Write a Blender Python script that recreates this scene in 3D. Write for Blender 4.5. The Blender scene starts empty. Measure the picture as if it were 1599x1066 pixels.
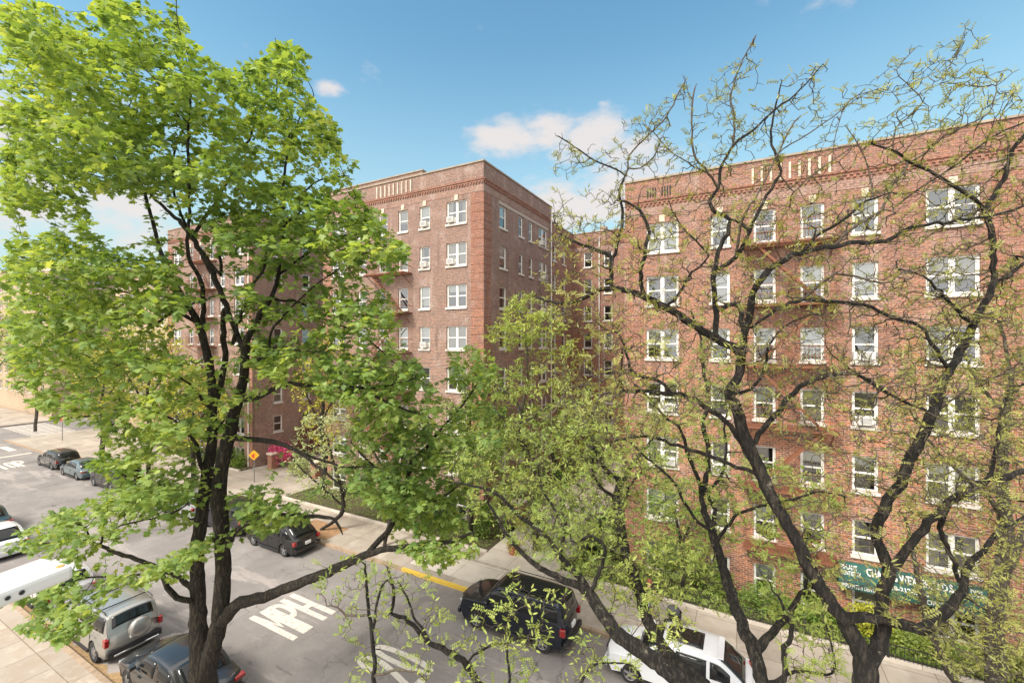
import bpy, bmesh, math, random
import numpy as np
from mathutils import Vector, Matrix
S = bpy.context.scene
COL = S.collection
R = math.radians
# ------------------------------------------------------------------ camera
F = 680.0; CAMZ = 11.5; YAW = 28.2
SA, CA = math.sin(R(YAW)), math.cos(R(YAW))
cam = bpy.data.cameras.new('camera'); camo = bpy.data.objects.new('camera', cam); COL.objects.link(camo)
cam.sensor_width = 36; cam.lens = 36*F/1599; cam.clip_start = 0.05; cam.clip_end = 3000
camo.location = (0, 0, CAMZ); camo.rotation_euler = (R(90), 0, R(YAW))
cam.dof.use_dof = True; cam.dof.focus_distance = 14; cam.dof.aperture_fstop = 8
S.camera = camo
# ------------------------------------------------------------------ world
SUN_EL = 48; SUN_DIR = (-0.30, -0.95)
w = bpy.data.worlds.new('World'); S.world = w; w.use_nodes = True
nt = w.node_tree; nt.nodes.clear()
def N(nt, t, **k):
    n = nt.nodes.new(t)
    for a, v in k.items():
        if a.startswith('i_'):
            n.inputs[int(a[2:]) if a[2:].isdigit() else a[2:].replace('_', ' ')].default_value = v
        else: setattr(n, a, v)
    return n
def LK(nt, a, b): nt.links.new(a, b)
def wmath(op, a, b=None, clamp=False):
    n = nt.nodes.new('ShaderNodeMath'); n.operation = op; n.use_clamp = clamp
    for i, v in enumerate((a, b)):
        if v is None: continue
        if isinstance(v, (int, float)): n.inputs[i].default_value = v
        else: nt.links.new(v, n.inputs[i])
    return n.outputs[0]
sky = N(nt, 'ShaderNodeTexSky', sky_type='NISHITA', sun_disc=False, sun_elevation=R(SUN_EL),
        sun_rotation=math.atan2(SUN_DIR[0], SUN_DIR[1]), altitude=0, air_density=1.0, dust_density=0.6, ozone_density=2.2)
tc = N(nt, 'ShaderNodeTexCoord')
sep = N(nt, 'ShaderNodeSeparateXYZ'); LK(nt, tc.outputs['Generated'], sep.inputs[0])
def sdir(px, py):
    r = (px-799.5)/F; u = -(py-533)/F
    return Vector((-SA+CA*r, CA+SA*r, u)).normalized()
# clouds: soft noisy puffs gathered round a few directions of the sky, plus a low haze band
cmap = N(nt, 'ShaderNodeMapping'); cmap.inputs['Scale'].default_value = (1, 1, 2.2)
LK(nt, tc.outputs['Generated'], cmap.inputs[0])
cn = N(nt, 'ShaderNodeTexNoise'); cn.inputs['Scale'].default_value = 9; cn.inputs['Detail'].default_value = 9; cn.inputs['Roughness'].default_value = 0.6
LK(nt, cmap.outputs[0], cn.inputs['Vector'])
tot = None
for px, py, rx, a in [(790, 215, .13, 1.0), (860, 200, .12, 1.0), (925, 215, .14, 1.05), (985, 235, .12, .95), (1010, 290, .18, 1.3), (950, 305, .18, 1.35),
                      (880, 320, .17, 1.25), (520, 140, .045, .75), (940, 160, .045, .5), (160, 180, .16, .7), (60, 90, .1, .7), (60, 330, .25, .9), (200, 345, .22, .9), (0, 200, .2, .9), (1060, 330, .1, .9)]:
    v = nt.nodes.new('ShaderNodeVectorMath'); v.operation = 'SUBTRACT'
    LK(nt, tc.outputs['Generated'], v.inputs[0]); v.inputs[1].default_value = sdir(px, py)
    v1 = nt.nodes.new('ShaderNodeVectorMath'); v1.operation = 'MULTIPLY'; LK(nt, v.outputs[0], v1.inputs[0]); v1.inputs[1].default_value = (1, 1, 2.0)
    v2 = nt.nodes.new('ShaderNodeVectorMath'); v2.operation = 'LENGTH'; LK(nt, v1.outputs[0], v2.inputs[0])
    g = wmath('MULTIPLY', wmath('SUBTRACT', 1.0, wmath('DIVIDE', v2.outputs['Value'], rx), clamp=True), a)
    tot = g if tot is None else wmath('MAXIMUM', tot, g)
mask = wmath('ADD', wmath('MULTIPLY', tot, 1.15), wmath('MULTIPLY', wmath('SUBTRACT', cn.outputs[0], 0.5), 2.3))
mr = N(nt, 'ShaderNodeMapRange', interpolation_type='SMOOTHSTEP'); mr.inputs[1].default_value = 0.30; mr.inputs[2].default_value = 1.05; mr.inputs[4].default_value = .92
LK(nt, mask, mr.inputs[0])
low = N(nt, 'ShaderNodeMapRange', interpolation_type='SMOOTHSTEP'); low.inputs[1].default_value = 0.62; low.inputs[2].default_value = 0.02; low.inputs[4].default_value = 0.95
LK(nt, sep.outputs[2], low.inputs[0])
SKYGAIN = (0.55, 0.82, 0.76, 1)
tint = N(nt, 'ShaderNodeMix', data_type='RGBA', blend_type='MULTIPLY'); tint.inputs[0].default_value = 1
LK(nt, sky.outputs[0], tint.inputs[6]); tint.inputs[7].default_value = SKYGAIN
mlow = N(nt, 'ShaderNodeMix', data_type='RGBA'); LK(nt, low.outputs[0], mlow.inputs[0]); LK(nt, tint.outputs[2], mlow.inputs[6]); mlow.inputs[7].default_value = (1.75, 2.45, 2.6, 1)
mcl = N(nt, 'ShaderNodeMix', data_type='RGBA'); LK(nt, mr.outputs[0], mcl.inputs[0]); LK(nt, mlow.outputs[2], mcl.inputs[6]); mcl.inputs[7].default_value = (2.6, 2.5, 2.55, 1)
# bright broken cloud added out of view, behind the camera and overhead, for fill light
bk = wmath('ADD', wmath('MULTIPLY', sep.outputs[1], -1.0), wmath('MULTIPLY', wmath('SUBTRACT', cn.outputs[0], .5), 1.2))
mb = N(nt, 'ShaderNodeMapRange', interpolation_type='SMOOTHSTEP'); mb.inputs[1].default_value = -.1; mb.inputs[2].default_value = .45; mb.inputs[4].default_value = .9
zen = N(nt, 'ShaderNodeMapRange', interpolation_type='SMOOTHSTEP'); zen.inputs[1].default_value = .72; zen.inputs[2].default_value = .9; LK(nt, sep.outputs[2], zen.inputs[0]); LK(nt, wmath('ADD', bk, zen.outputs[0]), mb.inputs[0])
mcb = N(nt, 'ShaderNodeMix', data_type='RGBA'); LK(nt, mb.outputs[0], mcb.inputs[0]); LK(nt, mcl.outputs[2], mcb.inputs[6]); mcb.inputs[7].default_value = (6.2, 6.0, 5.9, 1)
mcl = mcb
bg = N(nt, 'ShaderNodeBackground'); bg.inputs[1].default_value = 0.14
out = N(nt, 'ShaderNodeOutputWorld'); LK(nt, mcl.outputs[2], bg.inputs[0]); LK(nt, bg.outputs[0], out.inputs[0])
# ------------------------------------------------------------------ sun and exposure
sl = bpy.data.lights.new('sun', 'SUN'); sl.energy = 2.3; sl.angle = R(18); sl.color = (1, .95, .88)
so = bpy.data.objects.new('sun', sl); COL.objects.link(so)
sd = Vector((-SUN_DIR[0]*math.cos(R(SUN_EL)), -SUN_DIR[1]*math.cos(R(SUN_EL)), -math.sin(R(SUN_EL))))
so.rotation_euler = sd.to_track_quat('-Z', 'Y').to_euler()
S.view_settings.view_transform = 'Standard'; S.view_settings.look = 'None'; S.view_settings.gamma = 1
S.view_settings.exposure = 1.22
S.view_settings.use_white_balance = True; S.view_settings.white_balance_temperature = 6850; S.view_settings.white_balance_tint = 10
# ------------------------------------------------------------------ helpers
def tag(o, label=None, cat=None, group=None, kind=None):
    if label: o['label'] = label
    if cat: o['category'] = cat
    if group: o['group'] = group
    if kind: o['kind'] = kind
    return o
def empty(name, loc=(0, 0, 0), rz=0, label=None, cat=None, group=None):
    o = bpy.data.objects.new(name, None); COL.objects.link(o); o.location = loc; o.rotation_euler = (0, 0, rz)
    o.empty_display_size = .2
    return tag(o, label, cat, group)
def Wp(px, py, d):
    r = (px-799.5)/F*d
    return Vector((-SA*d+CA*r, CA*d+SA*r, CAMZ-(py-533)/F*d))
def ptY(px, py, Y):        # the point of the vertical plane y=Y seen at a picture position
    t = (px-799.5)/F
    return Wp(px, py, Y/(CA+SA*t))
class MB:
    def __init__(s): s.v = []; s.f = []; s.uv = {}
    def quad(s, a, b, c, d, uv=None):
        i = len(s.v); s.v += [tuple(a), tuple(b), tuple(c), tuple(d)]; s.f.append((i, i+1, i+2, i+3))
        if uv: s.uv[len(s.f)-1] = uv
    def poly(s, pts): i = len(s.v); s.v += [tuple(p) for p in pts]; s.f.append(tuple(range(i, i+len(pts))))
    def box(s, x0, x1, y0, y1, z0, z1):
        i = len(s.v)
        s.v += [(x0, y0, z0), (x1, y0, z0), (x1, y1, z0), (x0, y1, z0), (x0, y0, z1), (x1, y0, z1), (x1, y1, z1), (x0, y1, z1)]
        s.f += [(i, i+3, i+2, i+1), (i+4, i+5, i+6, i+7), (i, i+1, i+5, i+4), (i+1, i+2, i+6, i+5), (i+2, i+3, i+7, i+6), (i+3, i, i+4, i+7)]
    def bar(s, a, b, w, h=None):
        a = Vector(a); b = Vector(b); d = (b-a).normalized(); h = h or w
        u = d.cross(Vector((0, 0, 1)))
        if u.length < 1e-4: u = Vector((1, 0, 0))
        u.normalize(); v = u.cross(d)
        i = len(s.v)
        for p in (a, b):
            for su, sv in ((-1, -1), (1, -1), (1, 1), (-1, 1)): s.v.append(tuple(p+u*su*w/2+v*sv*h/2))
        s.f += [(i, i+1, i+2, i+3), (i+7, i+6, i+5, i+4)] + [(i+k, i+4+k, i+4+(k+1) % 4, i+(k+1) % 4) for k in range(4)]
    def tube(s, pts, rs, n=8, cap=True):
        pts = [Vector(p) for p in pts]
        if not hasattr(rs, '__len__'): rs = [rs]*len(pts)
        i0 = len(s.v); up = None
        for k, p in enumerate(pts):
            d = (pts[min(k+1, len(pts)-1)]-pts[max(k-1, 0)]).normalized()
            if up is None: up = d.orthogonal().normalized()
            up = (up-d*up.dot(d)).normalized(); v = d.cross(up)
            for j in range(n):
                a = 2*math.pi*j/n; s.v.append(tuple(p+(up*math.cos(a)+v*math.sin(a))*rs[k]))
        for k in range(len(pts)-1):
            for j in range(n):
                a = i0+k*n+j; b = i0+k*n+(j+1) % n; s.f.append((a, b, b+n, a+n))
        if cap:
            s.f.append(tuple(i0+j for j in range(n))[::-1]); s.f.append(tuple(i0+(len(pts)-1)*n+j for j in range(n)))
    def lathe(s, prof, n, c=(0, 0, 0), axis='z'):
        i0 = len(s.v); m = len(prof)
        for j in range(n):
            a = 2*math.pi*j/n
            for r, z in prof:
                p = (r*math.cos(a), r*math.sin(a), z) if axis == 'z' else (r*math.cos(a), z, r*math.sin(a))
                s.v.append((p[0]+c[0], p[1]+c[1], p[2]+c[2]))
        for j in range(n):
            for k in range(m-1):
                a = i0+j*m+k; b = i0+((j+1) % n)*m+k; s.f.append((a, b, b+1, a+1))
    def build(s, name, mat, parent=None, smooth=False, bevel=0, ang=40):
        me = bpy.data.meshes.new(name); me.from_pydata(s.v, [], s.f)
        if s.uv:
            uvl = me.uv_layers.new(name='UVMap')
            for fi, uv in s.uv.items():
                for li, c in zip(me.polygons[fi].loop_indices, uv): uvl.data[li].uv = c
        if mat: me.materials.append(mat)
        me.update()
        if smooth:
            me.polygons.foreach_set('use_smooth', [True]*len(me.polygons)); me.set_sharp_from_angle(angle=R(ang))
        o = bpy.data.objects.new(name, me); COL.objects.link(o)
        if bevel:
            b = o.modifiers.new('bevel', 'BEVEL'); b.width = bevel; b.segments = 2; b.limit_method = 'ANGLE'; b.angle_limit = R(35)
        if parent: o.parent = parent
        return o
# ------------------------------------------------------------------ materials
def mat(name, col, rough=.7, metal=0, noise=None, bump=0, bscale=40, spec=None, coat=0):
    m = bpy.data.materials.new(name); m.use_nodes = True; t = m.node_tree; b = t.nodes['Principled BSDF']
    b.inputs['Base Color'].default_value = (*col, 1); b.inputs['Roughness'].default_value = rough; b.inputs['Metallic'].default_value = metal
    if spec is not None: b.inputs['Specular IOR Level'].default_value = spec
    if coat: b.inputs['Coat Weight'].default_value = coat; b.inputs['Coat Roughness'].default_value = .03
    c = N(t, 'ShaderNodeTexCoord')
    if noise:
        c2, sc, lo, hi = noise
        n = N(t, 'ShaderNodeTexNoise'); n.inputs['Scale'].default_value = sc; n.inputs['Detail'].default_value = 6; n.inputs['Roughness'].default_value = .65
        LK(t, c.outputs['Object'], n.inputs['Vector'])
        r = N(t, 'ShaderNodeMapRange'); r.inputs[1].default_value = lo; r.inputs[2].default_value = hi; LK(t, n.outputs[0], r.inputs[0])
        mx = N(t, 'ShaderNodeMix', data_type='RGBA'); LK(t, r.outputs[0], mx.inputs[0]); mx.inputs[6].default_value = (*col, 1); mx.inputs[7].default_value = (*c2, 1)
        LK(t, mx.outputs[2], b.inputs['Base Color'])
    if bump:
        n2 = N(t, 'ShaderNodeTexNoise'); n2.inputs['Scale'].default_value = bscale; n2.inputs['Detail'].default_value = 5; LK(t, c.outputs['Object'], n2.inputs['Vector'])
        bp = N(t, 'ShaderNodeBump'); bp.inputs['Strength'].default_value = bump; bp.inputs['Distance'].default_value = .02
        LK(t, n2.outputs[0], bp.inputs['Height']); LK(t, bp.outputs[0], b.inputs['Normal'])
    return m
def ground_mat(name, base, layers, grid=None, bump=.3, rough=.9):
    """layers: (colour, scale, lo, hi, stretch) noise patches on top of the base; grid = slab joints (sx, sy, offx, offy, colour)"""
    m = bpy.data.materials.new(name); m.use_nodes = True; t = m.node_tree; b = t.nodes['Principled BSDF']; b.inputs['Roughness'].default_value = rough
    c = N(t, 'ShaderNodeTexCoord'); cur = None
    for i, (c2, sc, lo, hi, st) in enumerate(layers):
        mp = N(t, 'ShaderNodeMapping'); mp.inputs['Scale'].default_value = (st[0], st[1], 1); mp.inputs['Location'].default_value = (i*17.3, i*5.1, 0)
        LK(t, c.outputs['Object'], mp.inputs[0])
        n = N(t, 'ShaderNodeTexNoise'); n.inputs['Scale'].default_value = sc; n.inputs['Detail'].default_value = 8; n.inputs['Roughness'].default_value = .68; LK(t, mp.outputs[0], n.inputs['Vector'])
        r = N(t, 'ShaderNodeMapRange', interpolation_type='SMOOTHSTEP'); r.inputs[1].default_value = lo; r.inputs[2].default_value = hi; LK(t, n.outputs[0], r.inputs[0])
        mx = N(t, 'ShaderNodeMix', data_type='RGBA'); LK(t, r.outputs[0], mx.inputs[0]); mx.inputs[7].default_value = (*c2, 1)
        if cur is None: mx.inputs[6].default_value = (*base, 1)
        else: LK(t, cur, mx.inputs[6])
        cur = mx.outputs[2]
    if grid:
        br = N(t, 'ShaderNodeTexBrick'); br.offset = 0; br.inputs['Scale'].default_value = 1; br.inputs['Mortar Size'].default_value = .018; br.inputs['Mortar Smooth'].default_value = .3
        br.inputs['Brick Width'].default_value = grid[0]; br.inputs['Row Height'].default_value = grid[1]; br.inputs['Bias'].default_value = 0
        br.inputs['Color1'].default_value = (.86, .86, .86, 1); br.inputs['Color2'].default_value = (1.08, 1.08, 1.08, 1); br.inputs['Mortar'].default_value = (*grid[4], 1)
        mp = N(t, 'ShaderNodeMapping'); mp.inputs['Location'].default_value = (grid[2], grid[3], 0); LK(t, c.outputs['Object'], mp.inputs[0]); LK(t, mp.outputs[0], br.inputs['Vector'])
        mx = N(t, 'ShaderNodeMix', data_type='RGBA', blend_type='MULTIPLY'); mx.inputs[0].default_value = 1; LK(t, cur, mx.inputs[6]); LK(t, br.outputs[0], mx.inputs[7]); cur = mx.outputs[2]
    LK(t, cur, b.inputs['Base Color'])
    n2 = N(t, 'ShaderNodeTexNoise'); n2.inputs['Scale'].default_value = 30; n2.inputs['Detail'].default_value = 6; LK(t, c.outputs['Object'], n2.inputs['Vector'])
    bp = N(t, 'ShaderNodeBump'); bp.inputs['Strength'].default_value = bump; bp.inputs['Distance'].default_value = .01; LK(t, n2.outputs[0], bp.inputs['Height']); LK(t, bp.outputs[0], b.inputs['Normal'])
    return m
def brick_mat(name, c1, c2, c3, mortar, pale=.5, seed=0):
    m = bpy.data.materials.new(name); m.use_nodes = True; t = m.node_tree; b = t.nodes['Principled BSDF']; b.inputs['Roughness'].default_value = .88
    c = N(t, 'ShaderNodeTexCoord')
    br = N(t, 'ShaderNodeTexBrick'); br.inputs['Scale'].default_value = 1; br.inputs['Brick Width'].default_value = .25; br.inputs['Row Height'].default_value = .098
    br.inputs['Mortar Size'].default_value = .012; br.inputs['Mortar Smooth'].default_value = .2; br.inputs['Bias'].default_value = -.1
    br.inputs['Color1'].default_value = (*c1, 1); br.inputs['Color2'].default_value = (*c2, 1); br.inputs['Mortar'].default_value = (*mortar, 1)
    LK(t, c.outputs['UV'], br.inputs['Vector'])
    # big soft patches: redder low down the wall, browner and paler with mineral bloom higher up
    n = N(t, 'ShaderNodeTexNoise'); n.inputs['Scale'].default_value = .35; n.inputs['Detail'].default_value = 7; n.inputs['Roughness'].default_value = .6
    mp = N(t, 'ShaderNodeMapping'); mp.inputs['Location'].default_value = (seed, seed*.7, 0); LK(t, c.outputs['UV'], mp.inputs[0]); LK(t, mp.outputs[0], n.inputs['Vector'])
    sp = N(t, 'ShaderNodeSeparateXYZ'); LK(t, c.outputs['UV'], sp.inputs[0])
    hr = N(t, 'ShaderNodeMapRange'); hr.inputs[1].default_value = 4; hr.inputs[2].default_value = 19; hr.inputs[3].default_value = -.25; hr.inputs[4].default_value = .3; LK(t, sp.outputs[1], hr.inputs[0])
    ad = N(t, 'ShaderNodeMath', operation='ADD'); LK(t, n.outputs[0], ad.inputs[0]); LK(t, hr.outputs[0], ad.inputs[1])
    r = N(t, 'ShaderNodeMapRange', interpolation_type='SMOOTHSTEP'); r.inputs[1].default_value = .35; r.inputs[2].default_value = .75; LK(t, ad.outputs[0], r.inputs[0])
    rr_ = N(t, 'ShaderNodeMath', operation='MULTIPLY'); rr_.inputs[1].default_value = .5; LK(t, r.outputs[0], rr_.inputs[0])
    mx = N(t, 'ShaderNodeMix', data_type='RGBA'); LK(t, rr_.outputs[0], mx.inputs[0]); LK(t, br.outputs[0], mx.inputs[6]); mx.inputs[7].default_value = (*c3, 1)
    n3 = N(t, 'ShaderNodeTexNoise'); n3.inputs['Scale'].default_value = .8; n3.inputs['Detail'].default_value = 9; n3.inputs['Roughness'].default_value = .75
    mp3 = N(t, 'ShaderNodeMapping'); mp3.inputs['Location'].default_value = (seed+31, 9, 0); LK(t, c.outputs['UV'], mp3.inputs[0]); LK(t, mp3.outputs[0], n3.inputs['Vector'])
    r3 = N(t, 'ShaderNodeMapRange', interpolation_type='SMOOTHSTEP'); r3.inputs[1].default_value = .5; r3.inputs[2].default_value = .72; r3.inputs[4].default_value = pale; LK(t, n3.outputs[0], r3.inputs[0])
    mx2 = N(t, 'ShaderNodeMix', data_type='RGBA'); LK(t, r3.outputs[0], mx2.inputs[0]); LK(t, mx.outputs[2], mx2.inputs[6]); mx2.inputs[7].default_value = (.40, .33, .30, 1)
    n5 = N(t, 'ShaderNodeTexNoise'); n5.inputs['Scale'].default_value = 1; n5.inputs['Detail'].default_value = 6; mp5 = N(t, 'ShaderNodeMapping'); mp5.inputs['Scale'].default_value = (1.6, .16, 1); mp5.inputs['Location'].default_value = (seed*3.1, 2, 0); LK(t, c.outputs['UV'], mp5.inputs[0]); LK(t, mp5.outputs[0], n5.inputs['Vector'])
    r5 = N(t, 'ShaderNodeMapRange', interpolation_type='SMOOTHSTEP'); r5.inputs[1].default_value = .56; r5.inputs[2].default_value = .74; r5.inputs[4].default_value = .45; LK(t, n5.outputs[0], r5.inputs[0])
    mx5 = N(t, 'ShaderNodeMix', data_type='RGBA'); LK(t, r5.outputs[0], mx5.inputs[0]); LK(t, mx2.outputs[2], mx5.inputs[6]); mx5.inputs[7].default_value = (.38, .30, .26, 1)
    r6 = N(t, 'ShaderNodeMapRange', interpolation_type='SMOOTHSTEP'); r6.inputs[1].default_value = .42; r6.inputs[2].default_value = .28; r6.inputs[4].default_value = .5; LK(t, n5.outputs[0], r6.inputs[0])
    mx6 = N(t, 'ShaderNodeMix', data_type='RGBA'); LK(t, r6.outputs[0], mx6.inputs[0]); LK(t, mx5.outputs[2], mx6.inputs[6]); mx6.inputs[7].default_value = (.10, .06, .05, 1); mx2 = mx6
    # single bricks burnt dark or light
    wn = N(t, 'ShaderNodeTexNoise'); wn.inputs['Scale'].default_value = 9; wn.inputs['Detail'].default_value = 2
    mp4 = N(t, 'ShaderNodeMapping'); mp4.inputs['Scale'].default_value = (1, 2.4, 1); LK(t, c.outputs['UV'], mp4.inputs[0]); LK(t, mp4.outputs[0], wn.inputs['Vector'])
    r4 = N(t, 'ShaderNodeMapRange'); r4.inputs[1].default_value = .35; r4.inputs[2].default_value = .65; r4.inputs[3].default_value = .66; r4.inputs[4].default_value = 1.42; LK(t, wn.outputs[0], r4.inputs[0])
    mx3 = N(t, 'ShaderNodeMix', data_type='RGBA', blend_type='MULTIPLY'); mx3.inputs[0].default_value = 1; LK(t, mx2.outputs[2], mx3.inputs[6]); LK(t, r4.outputs[0], mx3.inputs[7])
    LK(t, mx3.outputs[2], b.inputs['Base Color'])
    bp = N(t, 'ShaderNodeBump', invert=True); bp.inputs['Strength'].default_value = .5; bp.inputs['Distance'].default_value = .01; LK(t, br.outputs['Fac'], bp.inputs['Height']); LK(t, bp.outputs[0], b.inputs['Normal'])
    return m
def leaf_mat(name, cols, trans=.35, rough=.5):
    m = bpy.data.materials.new(name); m.use_nodes = True; t = m.node_tree; b = t.nodes['Principled BSDF']; b.inputs['Roughness'].default_value = rough; b.inputs['Specular IOR Level'].default_value = .35
    g = N(t, 'ShaderNodeNewGeometry'); cr = N(t, 'ShaderNodeValToRGB'); cr.color_ramp.interpolation = 'LINEAR'
    els = cr.color_ramp.elements
    while len(els) < len(cols): els.new(.5)
    for i, c in enumerate(cols): els[i].position = i/(len(cols)-1); els[i].color = (*c, 1)
    c = N(t, 'ShaderNodeTexCoord'); n = N(t, 'ShaderNodeTexNoise'); n.inputs['Scale'].default_value = .55; n.inputs['Detail'].default_value = 3; LK(t, c.outputs['Object'], n.inputs['Vector'])
    a = N(t, 'ShaderNodeMath', operation='MULTIPLY'); a.inputs[1].default_value = .5; LK(t, g.outputs['Random Per Island'], a.inputs[0])
    a2 = N(t, 'ShaderNodeMath', operation='MULTIPLY_ADD', use_clamp=True); a2.inputs[1].default_value = 1.6; a2.inputs[2].default_value = -.55; LK(t, n.outputs[0], a2.inputs[0])
    a3 = N(t, 'ShaderNodeMath', operation='ADD', use_clamp=True); LK(t, a.outputs[0], a3.inputs[0]); LK(t, a2.outputs[0], a3.inputs[1])
    LK(t, a3.outputs[0], cr.inputs[0]); LK(t, cr.outputs[0], b.inputs['Base Color'])
    tr = N(t, 'ShaderNodeBsdfTranslucent'); hs = N(t, 'ShaderNodeMix', data_type='RGBA', blend_type='MULTIPLY'); hs.inputs[0].default_value = 1; LK(t, cr.outputs[0], hs.inputs[6]); hs.inputs[7].default_value = (1.5, 1.35, .5, 1); LK(t, hs.outputs[2], tr.inputs[0])
    ms = N(t, 'ShaderNodeMixShader'); ms.inputs[0].default_value = trans; LK(t, b.outputs[0], ms.inputs[1]); LK(t, tr.outputs[0], ms.inputs[2])
    LK(t, ms.outputs[0], t.nodes['Material Output'].inputs[0])
    return m
def bark_mat(name, c1, c2, lich, la=.62):
    m = bpy.data.materials.new(name); m.use_nodes = True; t = m.node_tree; b = t.nodes['Principled BSDF']; b.inputs['Roughness'].default_value = .95
    c = N(t, 'ShaderNodeTexCoord'); mp = N(t, 'ShaderNodeMapping'); mp.inputs['Scale'].default_value = (1, 1, .22); LK(t, c.outputs['Object'], mp.inputs[0])
    n = N(t, 'ShaderNodeTexNoise'); n.inputs['Scale'].default_value = 20; n.inputs['Detail'].default_value = 8; n.inputs['Roughness'].default_value = .75; LK(t, mp.outputs[0], n.inputs['Vector'])
    r = N(t, 'ShaderNodeMapRange'); r.inputs[1].default_value = .49; r.inputs[2].default_value = .66; LK(t, n.outputs[0], r.inputs[0])
    mx = N(t, 'ShaderNodeMix', data_type='RGBA'); LK(t, r.outputs[0], mx.inputs[0]); mx.inputs[6].default_value = (*c1, 1); mx.inputs[7].default_value = (*c2, 1)
    n2 = N(t, 'ShaderNodeTexNoise'); n2.inputs['Scale'].default_value = 7; n2.inputs['Detail'].default_value = 9; n2.inputs['Roughness'].default_value = .75; LK(t, c.outputs['Object'], n2.inputs['Vector'])
    r2 = N(t, 'ShaderNodeMapRange'); r2.inputs[1].default_value = la; r2.inputs[2].default_value = la+.07; r2.inputs[4].default_value = .8; LK(t, n2.outputs[0], r2.inputs[0])
    mx2 = N(t, 'ShaderNodeMix', data_type='RGBA'); LK(t, r2.outputs[0], mx2.inputs[0]); LK(t, mx.outputs[2], mx2.inputs[6]); mx2.inputs[7].default_value = (*lich, 1)
    LK(t, mx2.outputs[2], b.inputs['Base Color'])
    bp = N(t, 'ShaderNodeBump'); bp.inputs['Strength'].default_value = 1; bp.inputs['Distance'].default_value = .07; LK(t, n.outputs[0], bp.inputs['Height']); LK(t, bp.outputs[0], b.inputs['Normal'])
    return m
def glass_mat(name, tintc=(.9, .95, .95), refl=.36):
    m = bpy.data.materials.new(name); m.use_nodes = True; t = m.node_tree; t.nodes.remove(t.nodes['Principled BSDF'])
    tr = N(t, 'ShaderNodeBsdfTransparent'); tr.inputs[0].default_value = (*tintc, 1)
    gl = N(t, 'ShaderNodeBsdfGlossy'); gl.inputs['Roughness'].default_value = .03; gl.inputs[0].default_value = (.9, .95, 1, 1)
    lw = N(t, 'ShaderNodeLayerWeight'); lw.inputs[0].default_value = .35
    r = N(t, 'ShaderNodeMapRange'); r.inputs[3].default_value = refl*.5; r.inputs[4].default_value = min(1, refl*2.6); LK(t, lw.outputs['Fresnel'], r.inputs[0])
    ms = N(t, 'ShaderNodeMixShader'); LK(t, r.outputs[0], ms.inputs[0]); LK(t, tr.outputs[0], ms.inputs[1]); LK(t, gl.outputs[0], ms.inputs[2]); LK(t, ms.outputs[0], t.nodes['Material Output'].inputs[0])
    return m
M = {}
M['brick'] = brick_mat('brick', (.38, .14, .064), (.115, .05, .036), (.19, .105, .085), (.36, .29, .24), .42, 0)
M['brick2'] = brick_mat('brick_left', (.28, .135, .085), (.105, .058, .046), (.20, .13, .108), (.38, .32, .28), .62, 13)
M['brick_orange'] = brick_mat('brick_orange', (.33, .115, .058), (.13, .052, .038), (.22, .10, .07), (.34, .26, .21), .35, 5)
M['brick_band'] = brick_mat('brick_band', (.28, .13, .09), (.16, .085, .065), (.25, .16, .13), (.38, .31, .26), .6, 8)
M['brick_beige'] = brick_mat('brick_beige', (.45, .33, .2), (.36, .25, .16), (.42, .31, .2), (.5, .42, .34), .3, 3)
M['limestone'] = mat('limestone', (.62, .55, .45), .85, noise=((.42, .34, .26), 3, .4, .7))
M['coping'] = mat('coping', (.36, .30, .23), .85, noise=((.24, .19, .15), 2, .4, .7))
M['white'] = mat('white_paint', (.74, .73, .70), .5, noise=((.58, .56, .52), 5, .45, .75))
M['sill'] = mat('sill_stone', (.62, .59, .54), .7, noise=((.42, .38, .33), 5, .45, .75))
M['pane'] = glass_mat('window_glass')
M['blind'] = mat('blind', (.62, .60, .56), .8)
M['blind2'] = mat('blind_beige', (.40, .36, .29), .85)
M['curtain'] = mat('curtain', (.42, .36, .28), .9, noise=((.3, .24, .18), 4, .4, .6))
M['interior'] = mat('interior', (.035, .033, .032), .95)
M['rust'] = mat('rust_metal', (.2, .078, .04), .8, noise=((.16, .06, .035), 6, .45, .7))
M['iron'] = mat('black_iron', (.02, .02, .02), .5)
M['acw'] = mat('ac_case', (.68, .67, .63), .5); M['acg'] = mat('ac_grille', (.28, .28, .28), .6)
M['asphalt'] = ground_mat('asphalt', (.190, .174, .166), [((.25, .23, .218), .35, .42, .64, (1, 1)), ((.125, .112, .108), .30, .5, .72, (1, .45)), ((.29, .26, .25), 16, .55, .75, (1, 1)), ((.10, .092, .09), 2.2, .60, .70, (.25, 1.2)), ((.11, .10, .095), .9, .60, .74, (1, 1)), ((.30, .27, .255), .22, .54, .60, (.3, 1.5))], bump=.25)
M['concrete'] = ground_mat('concrete', (.37, .325, .275), [((.30, .255, .21), .5, .4, .65, (1, 1)), ((.43, .385, .33), 1.1, .5, .7, (1, 1)), ((.24, .19, .15), 5, .66, .76, (1, 1))], grid=(1.5, 1.65, .3, .08, (.55, .5, .45)))
M['concrete_new'] = ground_mat('concrete_new', (.56, .51, .45), [((.48, .43, .37), 1.2, .4, .65, (1, 1)), ((.38, .33, .28), 6, .62, .75, (1, 1))], grid=(2.0, 1.9, .6, .3, (.6, .56, .5)))
M['concrete_near'] = ground_mat('concrete_near', (.35, .30, .25), [((.33, .27, .21), .8, .4, .65, (1, 1)), ((.41, .36, .30), 3, .5, .7, (1, 1))], grid=(1.5, 1.5, .3, .2, (.55, .5, .45)))
M['curb'] = ground_mat('curb', (.36, .27, .19), [((.27, .2, .14), 3, .4, .65, (1, 1))], grid=(1.8, 4, 0, 2, (.5, .5, .5)))
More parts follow.
